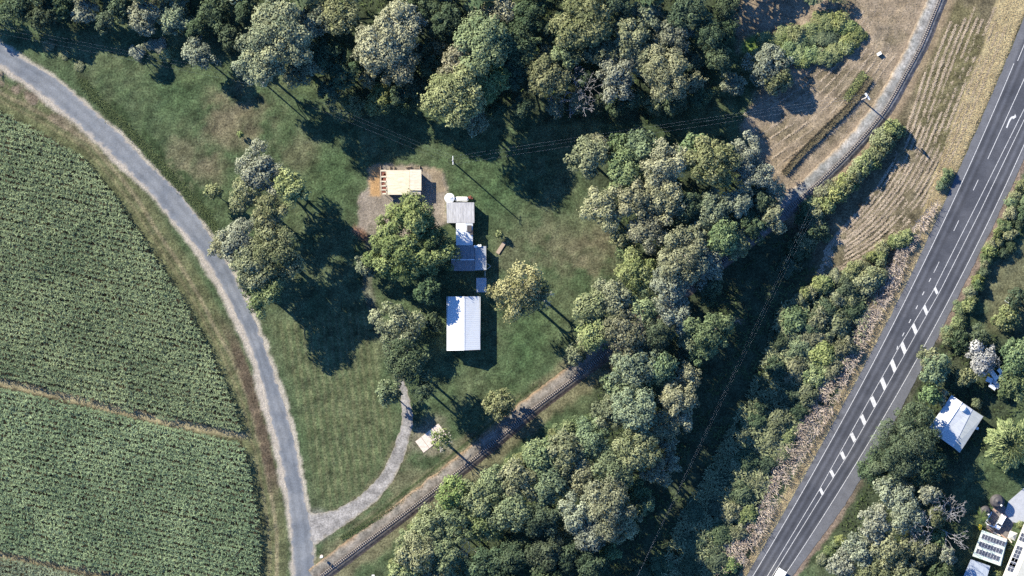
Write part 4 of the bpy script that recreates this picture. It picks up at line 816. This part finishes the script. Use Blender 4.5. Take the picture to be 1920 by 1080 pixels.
for a, b in (((913, 494), (920, 499)), ((920, 499), (913, 505)), ((909.5, 508), (909.5, 520))):
    a = at(*a, o); b = at(*b, o); d = Vector(b) - Vector(a); m = (Vector(a) + Vector(b)) / 2; mb.box((m.x, m.y, 1.05), (d.length, .08, .08), math.atan2(d.y, d.x)); mb.box((m.x, m.y, .5), (.08, .08, 1.1))
mb.build('handrail', WALLW, fh)
tag(MB().slab([(*M2(q), .07) for q in ((893, 548), (912, 548), (912, 521), (893, 521))], .2).build('patio', surface('patio_concrete', (.28, .29, .31), (.38, .39, .41), 1.2)), 'blue-grey concrete patio south of the farmhouse', None, None, 'structure')
p_ = P(843, 371.5, 2); tk = empty('water_tank', (p_.x, p_.y, 0), 'round corrugated grey water tank at the farmhouse north corner', 'tank')
MB().lathe((0, 0, 0), [(1.5, -.05), (1.5, 2.1), (1.53, 2.15)], 28).build('tank_wall', GALV, tk)
cap_v = [(0, 0, 2.6)]; cap_f = []
for k in range(48): a = k * 2 * math.pi / 48; zz = 2.16 + (.06 if k % 2 else 0); cap_v.append((1.56 * math.cos(a), 1.56 * math.sin(a), zz))
for k in range(48): cap_f.append((0, k + 1, (k + 1) % 48 + 1))
MB().add(cap_v, cap_f).build('tank_lid', GALV, tk); MB().lathe((.5, .3, 2.4), [(.22, 0), (.22, .15)], 12).build('hatch', WALLW, tk)
p_ = P(865.5, 373.5, 1.2); gt = empty('gas_tank', (p_.x, p_.y, 0), 'long white capsule tank lying beside the round water tank', 'tank')
mb = MB(); prof = [(-2.1, .05), (-2.03, .42), (-1.8, .66), (-1.5, .76), (1.5, .76), (1.8, .66), (2.03, .42), (2.1, .05)]; mb.tube([(x, 0, 1.0) for x, r in prof], [r for x, r in prof], 18); mb.build('tank_body', WALLW, gt, True)
for x in (-1.2, 1.2): MB().box((x, 0, .15), (.3, 1.1, .5)).build('saddle', GALV, gt)
for i_, (x, y, s_) in enumerate(((880, 370.5, .9), (884, 372, .7), (882, 368.5, .6))):
    p_ = P(x, y); tag(MB().box((p_.x, p_.y, s_ * .5), (s_, s_ * .8, s_), .4 * i_).build('crate', RUST), 'rusty brown crate beside the white capsule tank', 'crate', 'rusty crates by the farmhouse')
# white gabled shed
o = P(869, 606); ws = empty('white_shed', o, 'long white gabled iron shed south of the farmhouse', 'shed')
roof_sheet('roof', [(840, 556, 3.5), (869.5, 556, 4.9), (870, 657, 4.9), (837.5, 657.5, 3.5)], o, WHITER, ws); roof_sheet('roof', [(869.8, 556, 4.9), (898.5, 555.5, 3.5), (900.5, 655.5, 3.5), (870.3, 657, 4.9)], o, WHITER, ws)
MB().box((at(869.8, 606.5, o, 4.5)[0], at(869.8, 606.5, o, 4.5)[1], 4.92), (.35, 16.7, .07)).build('ridge_cap', WALLW, ws)
for x in (838.2, 900): MB().box((at(x, 606, o, 3.4)[0], at(x, 606, o)[1], 3.38), (.16, 16.6, .14)).build('gutter', GALV, ws)
walls([(840, 558), (898, 558), (899, 655), (839, 655)], o, ws, WALLW, (3.3,) * 4)
for y in (559, 654): 
    a, b, c = at(842, y, o), at(897, y, o), at(869.8, y, o); MB().add([(a[0], a[1], 3.25), (b[0], b[1], 3.25), (c[0], c[1], 4.7), (a[0], a[1] + .1, 3.25), (b[0], b[1] + .1, 3.25), (c[0], c[1] + .1, 4.7)], [(0, 1, 2), (5, 4, 3), (0, 3, 4, 1), (1, 4, 5, 2), (2, 5, 3, 0)]).build('gable', WALLW, ws)
# concrete slab of separate pours, log, small things on the lawn
CONC = surface('pinkish_concrete', (.36, .30, .26), (.52, .45, .40), 1.5)
sl = empty('concrete_slab', P(808, 820), 'pinkish concrete slab in four pours beside the driveway', None); sl['kind'] = 'structure'
o = P(808, 820); A0, A1, B0, B1 = A((778.5, 828)), A((822, 794)), A((794, 849)), A((838, 814))
for i in range(4):
    f0, f1 = i / 4 + .006, (i + 1) / 4 - .006; q = [A0 + (A1 - A0) * f0, A0 + (A1 - A0) * f1, B0 + (B1 - B0) * f1, B0 + (B1 - B0) * f0]
    MB().slab([at(*p, o, .09 + .01 * (i % 2)) for p in q][::-1], .25).build('slab_panel', CONC, sl)
o = P(939, 465); bd = tag(MB().box((0, 0, .16), (4.0, 1.15, .3), math.radians(57)).build('timber_platform', WOOD), 'weathered brown timber platform on the lawn east of the farmhouse', 'platform'); bd.location = o
# grey-roofed house east of the highway
o = P(1793, 796); gh = empty('grey_roofed_house', o, 'square house with three-banded pale grey iron roof', 'house'); K = lambda x, y: (1680 + x / 3.6, 560 + y / 3.6)
a, b, c, d = K(375, 650), K(590, 795), K(430, 1040), K(220, 875); m1, m2 = K(447, 700), K(290, 935); t1, t2 = K(517, 748), K(388, 1005)
ax = math.atan2(-(m2[1] - m1[1]), m2[0] - m1[0])
def rotmat(name, c1, c2, p): 
    m = corrugated(name, c1, c2, 0, p); t = m.node_tree; mp = t.nodes.new('ShaderNodeMapping'); mp.inputs['Rotation'].default_value = (0, 0, -ax)
    tc = [n for n in t.nodes if n.type == 'TEX_COORD'][0]
    for l in list(t.links):
        if l.from_node == tc: t.links.new(mp.outputs[0], l.to_socket)
    t.links.new(tc.outputs['Object'], mp.inputs[0]); return m
RH1 = rotmat('pale_house_roof', (.33, .345, .36), (.46, .475, .49), .6); RH2 = rotmat('weathered_house_roof', (.26, .28, .275), (.36, .375, .36), .6)
roof_sheet('roof', [(*a, 3.3), (*m1, 4.2), (*m2, 4.2), (*d, 3.3)], o, RH1, gh); roof_sheet('roof', [(*m1, 4.19), (*t1, 3.6), (*t2, 3.6), (*m2, 4.19)], o, RH1, gh); roof_sheet('verandah_roof', [(*t1, 3.52), (*b, 2.9), (*c, 2.9), (*t2, 3.52)], o, RH2, gh)
p0, p1 = at(*m1, o, 4.2), at(*m2, o, 4.2); MB().tube([(p0[0], p0[1], 4.22), (p1[0], p1[1], 4.22)], .12, 6).build('ridge_cap', GALV, gh)
p_ = at(*K(455, 742), o, 4.0); MB().lathe((p_[0], p_[1], 3.9), [(.95, 0), (.95, .45), (.8, .7), (.4, .85), (.05, .9)], 20).build('roof_ventilator', WALLW, gh, True)
p_ = at(*K(550, 875), o, 2.7); MB().lathe((p_[0], p_[1], 0), [(.5, -.05), (.5, 2.2), (.1, 2.35)], 14).build('corner_tank', GALV, gh)
walls([a, b, c, d], o, gh, WALLC, (3.0, 2.7, 2.7, 3.0), 5)
# tin lean-to
Kt = lambda x, y: (1720 + x / 5.4, 540 + y / 5.4); o = P(1868, 708); tl_ = empty('tin_lean_to', o, 'collapsed lean-to of loose tin sheets among the trees', 'shed')
for i_, (x, y, w_, l_, a_, m_) in enumerate(((775, 880, 1.5, 3.6, .95, WALLW), (860, 905, 1.4, 2.6, .9, WALLW), (730, 930, 1.6, 2.0, .8, GALV), (800, 970, 1.5, 3.0, .9, BLUEG), (885, 880, .8, 2.4, .9, RUST), (760, 1000, 1.2, 2.4, 1.0, GALV), (835, 840, 1.2, 1.6, .85, GALV))):
    p_ = at(*Kt(x, y), o, 2.1); MB().box((p_[0], p_[1], 2.0 + .07 * i_), (l_, w_, .05), -a_ + .2 * (i_ % 3), ('Y', .06 * (i_ - 3))).build('tin_sheet', m_, tl_)
for (x, y) in ((740, 880), (870, 860), (880, 960), (760, 1010)): p_ = at(*Kt(x, y), o); MB().box((p_[0], p_[1], 1.0), (.1, .1, 2.1)).build('post', WOOD, tl_)
# white timber frame on the garden lawn
o = P(1896, 567); fr = empty('garden_frame', o, 'white timber frame leaning at the garden edge', 'frame')
for (x0, y0, x1, y1) in ((890, 130, 975, 180), (925, 100, 945, 160)): a = at(*Kt(x0, y0), o, .7); b = at(*Kt(x1, y1), o, .7); d_ = Vector(b) - Vector(a); m_ = (Vector(a) + Vector(b)) / 2; MB().box((m_.x, m_.y, .36), (d_.length, .22, .7), math.atan2(d_.y, d_.x)).build('rail', WALLW, fr)
# solar-roofed house
Ks = lambda x, y: (1800 + x / 6.35, 910 + y / 6.35); o = P(1855, 1028); sh2 = empty('solar_house', o, 'pale green-roofed house carrying three rows of solar panels', 'house')
PANEL = surface('solar_glass', (.045, .05, .065), (.075, .08, .095), 2, .2, 0, spec=.5); PFR = surface('panel_frame', (.5, .5, .5), (.6, .6, .6), 2, .4, 0)
roof_sheet('roof', [(*Ks(262, 532), 3.2), (*Ks(560, 640), 3.2), (*Ks(480, 960), 3.2), (*Ks(148, 842), 3.2)], o, PALEG, sh2)
walls([Ks(262, 532), Ks(560, 640), Ks(480, 960), Ks(148, 842)], o, sh2, WALLC, (3.05,) * 4, 3)
u_ = A((34.3, 12.6)); v_ = A((-20, 52)); 
def panel(parent, o, c, u, v, z, K):
    q = [at(*K(*(A(c) + u * i + v * j)), o, z) for i, j in ((-.485, -.55), (-.485, .55), (.485, .55), (.485, -.55))]
    pn = MB().slab(q, .04).build('solar_panel', PFR, parent); m = A(q).mean(0); q2 = [tuple(m + (A(t) - m) * .92 + A((0, 0, .006))) for t in q]; MB().slab(q2, .01).build('cell_sheet', PANEL, pn)
for (sx, sy) in ((278, 608), (243, 697), (210, 782)):
    for k in range(8): panel(sh2, o, A((sx, sy)) + u_ * k, u_, v_, 3.33, Ks)
o = P(1905, 1040); sh3 = empty('long_roofed_house', o, 'cream-roofed long house with paired solar panels by the driveway', 'house')
CRM = surface('cream_painted_iron', (.44, .42, .34), (.54, .51, .43), 1.0, .5, .05)
roof_sheet('roof', [(*Ks(766, 450), 3.2), (*Ks(860, 640), 4.0), (*Ks(650, 1150), 4.0), (*Ks(480, 1150), 3.2)], o, CRM, sh3); roof_sheet('roof', [(*Ks(862, 640), 3.98), (*Ks(1060, 720), 3.0), (*Ks(850, 1230), 3.0), (*Ks(653, 1150), 3.98)], o, CRM, sh3)
walls([Ks(770, 470), Ks(1040, 720), Ks(840, 1210), Ks(490, 1140)], o, sh3, WALLC, (3.0,) * 4, 4)
du, dv_ = A((36, 14)), A((-19, 46))
for (sx, sy, n) in ((742, 590, 2), (690, 742, 4), (630, 885, 2), (603, 950, 2)):
    for j in range(n):
        for i in range(2): panel(sh3, o, A((sx, sy)) + du * i + dv_ * j, du * .95, dv_ * .9, 3.62 + .1 * i, Ks)
o = P(1830, 1075); sh4 = empty('slate_roofed_shed', o, 'low blue-grey roofed shed joined below the solar-roofed house', 'shed')
roof_sheet('roof', [(*Ks(130, 880), 2.5), (*Ks(360, 960), 2.5), (*Ks(300, 1180), 2.2), (*Ks(20, 1130), 2.2)], o, BLUEG, sh4); walls([Ks(130, 890), Ks(350, 960), Ks(300, 1170), Ks(30, 1120)], o, sh4, WALLW, (2.2, 2.2, 1.95, 1.95), 3)
tag(MB().slab([(*M2(q), .05) for q in ((1921, 985), (1897, 978), (1884, 962), (1891, 940), (1921, 914), (1990, 860), (1990, 940))], .2).build('house_driveway', surface('driveway_concrete', (.24, .25, .27), (.32, .33, .35), 1.0)), 'grey concrete driveway leading to the solar-roofed house', None, None, 'structure')
tag(MB().slab([(*M2(q), .04) for q in ((1848, 990), (1862, 953), (1880, 944), (1902, 975), (1888, 1022), (1878, 1020))], .2).build('courtyard', surface('dark_paving', (.10, .09, .09), (.17, .15, .14), 1.5)), 'dark paved courtyard around the parked white car', None, None, 'structure')
for (x, y, r, h_, lb) in ((1871, 940.5, 2.15, 2.6, 'large dark round poly water tank at the driveway edge'), (1848.5, 959, 1.7, 2.2, 'smaller dark round poly water tank beside the palm')):
    p_ = P(x, y, h_); t_ = empty('water_tank', (p_.x, p_.y, 0), lb, 'tank'); MB().lathe((0, 0, 0), [(r, -.05), (r, .7), (r * 1.02, .75), (r, .8), (r, h_ - .35), (r * .93, h_ - .12)], 32).build('tank_wall', BLACKP, t_, True)
    MB().lathe((0, 0, 0), [(r * .95, h_ - .13), (r * .6, h_), (.3, h_ + .08), (.28, h_ + .14)], 32).build('tank_lid', BLACKP, t_, True); MB().lathe((r * .5, -r * .55, h_ - .06), [(.3, 0), (.3, .12)], 14).build('hatch', WALLW, t_)
for (x0, y0, x1, y1, wd, lb) in ((375, 315, 305, 450, .55, 'white slatted screen between the palm and the parked car'), (320, 460, 425, 505, .3, 'white rail behind the parked white car')):
    a = P(*Ks(x0, y0), 1.2); b = P(*Ks(x1, y1), 1.2); d_ = b - a; m_ = (a + b) / 2; sc_ = empty('screen', (m_.x, m_.y, 0), lb, 'screen', None, math.atan2(d_.y, d_.x))
    MB().box((0, 0, 1.15), (d_.length, wd, .12)).build('top_rail', WALLW, sc_)
    for k in (-.45, 0, .45): MB().box((d_.length * k, 0, .5), (.12, .12, 1.2)).build('post', WALLW, sc_)
for i_, (x0, y0, x1, y1) in enumerate(((330, 520, 390, 560), (395, 555, 480, 600), (490, 590, 555, 640), (570, 620, 615, 680), (395, 280, 430, 310), (440, 255, 500, 250))):
    a = P(*Ks(x0, y0)); b = P(*Ks(x1, y1)); d_ = b - a; m_ = (a + b) / 2
    tag(MB().box((m_.x, m_.y, .25), (d_.length, .4, .4), math.atan2(d_.y, d_.x)).build('timber_planter', surface('planter_%d' % i_, *(((.42, .36, .3), (.6, .54, .46)) if i_ % 2 else ((.25, .15, .11), (.36, .25, .19))), 3)), ('pale' if i_ % 2 else 'brown') + ' timber planter edging the paved courtyard', 'planter', ('pale' if i_ % 2 else 'brown') + ' planters round the courtyard')
p_ = P(*Ks(627, 600), 2.2); um = empty('shade_umbrella', (p_.x, p_.y, 0), 'square cream shade umbrella beside the long house', 'umbrella')
MB().add([(-1.25, -1.25, 2.1), (1.25, -1.25, 2.1), (1.25, 1.25, 2.1), (-1.25, 1.25, 2.1), (0, 0, 2.7)], [(0, 1, 4), (1, 2, 4), (2, 3, 4), (3, 0, 4), (3, 2, 1, 0)]).build('canopy', CRM, um); MB().tube([(0, 0, 0), (0, 0, 2.6)], .04, 8).build('pole', GALV, um); um.rotation_euler = (0, 0, -.35)
p_ = P(*Ks(238, 498), .5); tub = empty('plastic_tub', (p_.x, p_.y, 0), 'bright yellow plastic tub beside the palm', 'tub'); tub.scale = (.75, 1.1, 1)
YEL = surface('yellow_plastic', (.65, .48, .02), (.75, .58, .04), 1, .5, 0); MB().lathe((0, 0, 0), [(.55, 0), (.75, .7), (.82, .72), (.7, .68), (.5, .3), (.05, .28)], 20).build('shell', YEL, tub, True); MB().lathe((0, 0, .66), [(.83, 0), (.86, .05), (.83, .1)], 20).build('rim', YEL, tub, True)

# ------------------------------------------------------------------ vehicles
CARW = surface('white_car_paint', (.74, .76, .79), (.80, .82, .85), .5, .25, 0, spec=.5); TYRE = surface('tyre_rubber', (.02, .02, .02), (.035, .035, .035), 5, .9, 0); LAMP = surface('lamp_lens', (.6, .6, .55), (.7, .7, .66), 5, .2, 0); TAIL = surface('tail_lens', (.35, .02, .02), (.45, .03, .03), 5, .3, 0)
def prism(mb, prof, halfw, inset=None):
    """side outline (x, z) extruded over y with the upper points pulled in"""
    n = len(prof); vs = []
    for s in (-1, 1):
        for (x, z, k) in prof: vs.append((x, s * (halfw - k), z))
    fs = [tuple(range(n)), tuple(range(2 * n - 1, n - 1, -1))] + [((i + 1) % n, i, i + n, (i + 1) % n + n) for i in range(n)]
    return mb.add(vs, fs)
def wheel(parent, x, y, r, w_):
    t = MB().tube([(x, y - w_ / 2, r), (x, y + w_ / 2, r)], r, 16).build('wheel', TYRE, parent); MB().tube([(x, y - w_ / 2 - .015, r), (x, y + w_ / 2 + .015, r)], r * .6, 12).build('rim', GALV, t)
p_ = P(*Ks(483, 437), 1.2); d_ = Vector((420 - 540, -(540 - 335), 0)); car = empty('parked_car', (p_.x, p_.y, .04), 'white wagon parked in the paved courtyard beside the dark tanks', 'car', None, math.atan2(d_.y, d_.x))
prism(MB(), [(-2.45, .35, .04), (-2.5, .75, .02), (-2.4, 1.0, .04), (1.15, 1.05, .04), (2.35, .9, .08), (2.5, .62, .1), (2.45, .35, .1)], .95).build('body', CARW, car)
prism(MB(), [(-2.35, 1.0, .05), (-2.2, 1.62, .2), (-1.9, 1.74, .24), (.35, 1.76, .24), (.55, 1.7, .22), (1.3, 1.04, .06)], .95).build('cabin', CARW, car)
MB().add([(.62, -.68, 1.68), (1.25, -.82, 1.12), (1.25, .82, 1.12), (.62, .68, 1.68)], [(0, 1, 2, 3)]).build('windscreen', GLASS, car).location = (.03, 0, .025)
MB().add([(-2.24, -.68, 1.55), (-2.4, -.8, 1.1), (-2.4, .8, 1.1), (-2.24, .68, 1.55)], [(3, 2, 1, 0)]).build('rear_window', GLASS, car).location = (-.03, 0, .01)
for s in (-1, 1):
    MB().add([(-2.0, s * .80, 1.6), (.3, s * .80, 1.62), (1.0, s * .915, 1.12), (-2.2, s * .915, 1.1)], [(0, 1, 2, 3)] if s < 0 else [(3, 2, 1, 0)]).build('side_window', GLASS, car).location = (0, s * .012, 0)
    MB().box((2.42, s * .66, .72), (.12, .36, .16)).build('headlight', LAMP, car); MB().box((-2.46, s * .78, .95), (.08, .2, .3)).build('tail_light', TAIL, car); MB().box((.95, s * 1.02, 1.1), (.18, .2, .14)).build('mirror', CARW, car)
    MB().box((-.9, s * .62, 1.78), (2.2, .05, .05)).build('roof_rail', GALV, car)
    for x in (-1.5, 1.55): wheel(car, x, s * .86, .36, .24)
a = A((1463, 1063)); ddir = Vector((-.52, -.855, 0)); p_ = P(1467.5 - 12, 1069 + 22, 3.2); trk = empty('box_truck', (p_.x, p_.y, .055), 'white box truck driving on the highway at its south end', 'truck', None, math.atan2(ddir.y, ddir.x))
MB().box((-1.0, 0, 2.15), (6.4, 2.5, 2.5)).build('cargo_box', WALLW, trk); MB().box((.8, 0, .75), (9.4, 1.0, .3)).build('chassis', BLACKP, trk)
prism(MB(), [(2.4, .6, 0), (2.4, 2.5, .12), (3.9, 2.55, .14), (4.4, 1.7, .06), (4.55, .6, .02)], 1.15).build('cab', CARW, trk); MB().add([(3.95, -.9, 2.45), (4.38, -1.0, 1.75), (4.38, 1.0, 1.75), (3.95, .9, 2.45)], [(0, 1, 2, 3)]).build('windscreen', GLASS, trk).location = (.05, 0, .03)
for s in (-1, 1):
    for x in (-3.0, 3.4): wheel(trk, x, s * 1.05, .5, .32)
    MB().box((4.5, s * .85, .9), (.14, .3, .2)).build('headlight', LAMP, trk)

# ------------------------------------------------------------------ poles and wires
def pole(px, py, h, ang, label, arms=1, armlen=2.7, top=None, gear=False):
    p = P(px, py); root = empty('power_pole', (p.x, p.y, 0), label, 'power pole', None, ang)
    MB().tube([(0, 0, -.3), (0, 0, h * .5), (0, 0, h)], [.24, .20, .15], 12).build('pole', POLEM, root)
    for k in range(arms):
        am = MB().box((.2, 0, h - .25 - .9 * k), (.16, armlen, .16)).build('crossarm', WALLW, root)
        for y in (-.46, 0.08, .46): MB().lathe((.2, y * armlen, h - .17 - .9 * k), [(.05, 0), (.11, .08), (.06, .14), (.11, .2), (.03, .28)], 8).build('insulator', WALLW, am)
    if gear:
        for y in (-.9, -.3, .4, .95): MB().lathe((.45, y, h - 1.5), [(.22, 0), (.26, .1), (.26, .8), (.1, .95)], 12).build('transformer', WALLW, root)
        MB().box((-.3, 0, h - 1.2), (.9, .12, .12)).build('bracket', GALV, root)
    return root, p, h
def wires(p0, p1, ys0, ys1, h0, h1, a0, a1, label, group, sag=1.2, rad=.0036):
    for y0, y1 in zip(ys0, ys1):
        A_ = Vector((p0.x - math.sin(a0) * y0, p0.y + math.cos(a0) * y0, h0)); B_ = Vector((p1.x - math.sin(a1) * y1, p1.y + math.cos(a1) * y1, h1)); pts = []
        for i in range(13): t = i / 12; q = A_.lerp(B_, t); q.z -= sag * 4 * t * (1 - t); pts.append(q)
        tag(MB().tube(pts, rad, 4, False).build('power_line', WIRE), label, 'wire', group)
aA = math.atan2(.10, 1); aB = math.radians(35); aC = -math.radians(18)
_, pA, hA = pole(849.5, 304, 14, 0.02, 'timber power pole with white crossarm on the lawn beside the farmhouse')
_, pB, hB = pole(1616, 187, 14, aB, 'timber power pole with heavy crossarms beside the railway', 2, 2.4, gear=True)
_, pC, hC = pole(500, 160, 14, aC, 'timber power pole standing at the edge of the northern wood')
pD = P(-120, 35); pE = P(1178, 1102); pF = P(1775, -175)
for p_, lb in ((pD, 'far power pole beyond the road bend'), (pE, 'power pole at the south end of the creek line'), (pF, 'power pole beyond the top of the dry paddock')):
    r0 = pole(p_.x * U + 960, 540 - p_.y * U, 14, 0, lb)
ys3 = (-1.24, .2, 1.24)
wires(pA, pB, ys3, (-1.1, .2, 1.1), 14, 13.9, 0.02, aB, 'wire strung between the farmhouse pole and the railway pole', 'wires crossing the dark clearing', .6, .0065)
wires(pA, pC, ys3, ys3, 14, 13.9, 0.02, aC, 'wire strung between the farmhouse pole and the northern wood', 'wires over the north lawn', .5, .0055)
wires(pC, pD, ys3, ys3, 14, 13.9, aC, 0, 'wire running west over the road bend', 'wires over the road bend', .6, .0055)
wires(pB, pE, (-1.1, .2, 1.1), ys3, 14, 13.9, aB + .6, -.4, 'wire running down the dark creek clearing', 'wires down the creek clearing', .8)
wires(pB, pF, (0,), (0,), 14, 13.9, aB, 0, 'single wire running north from the railway pole', 'wire north of the railway pole', .4)
# level-crossing sign and small boxes
p_ = P(603, 1043); sg = empty('crossing_sign', (p_.x, p_.y, 0), 'white crossing sign on a post beside the railway', 'sign', None, .3)
MB().tube([(0, 0, -.2), (0, 0, 3.2)], .05, 8).build('post', GALV, sg); MB().box((0, -.1, 2.9), (1.5, .04, .3), 0, ('Y', .7)).build('sign_blade', WALLW, sg); MB().box((0, -.15, 2.9), (1.5, .04, .3), 0, ('Y', -.7)).build('sign_blade', WALLW, sg); MB().box((0, -.1, 2.0), (.7, .5, .5)).build('signal_box', WALLW, sg); MB().lathe((0, 0, 0), [(.5, -.05), (.5, .12), (.4, .15)], 12).build('footing', CONC, sg)
p_ = P(1648, 101); bx_ = empty('utility_box', (p_.x, p_.y, 0), 'small white utility box on the dry grass above the railway', 'box', None, .5); MB().box((0, 0, .4), (1.3, .8, .9)).build('cabinet', WALLW, bx_); MB().box((0, 0, .88), (1.4, .9, .07)).build('lid', WALLW, bx_)
p_ = P(700, 1078); ps = empty('marker_post', (p_.x, p_.y, 0), 'white marker post at the clearing south of the railway', 'post'); MB().box((0, 0, .6), (.2, .2, 1.4)).build('post', WALLW, ps); MB().box((0, 0, 1.3), (.9, .25, .3)).build('plate', WALLW, ps)
print('leaf tris', TOT[0], 'objects', len(S.objects))
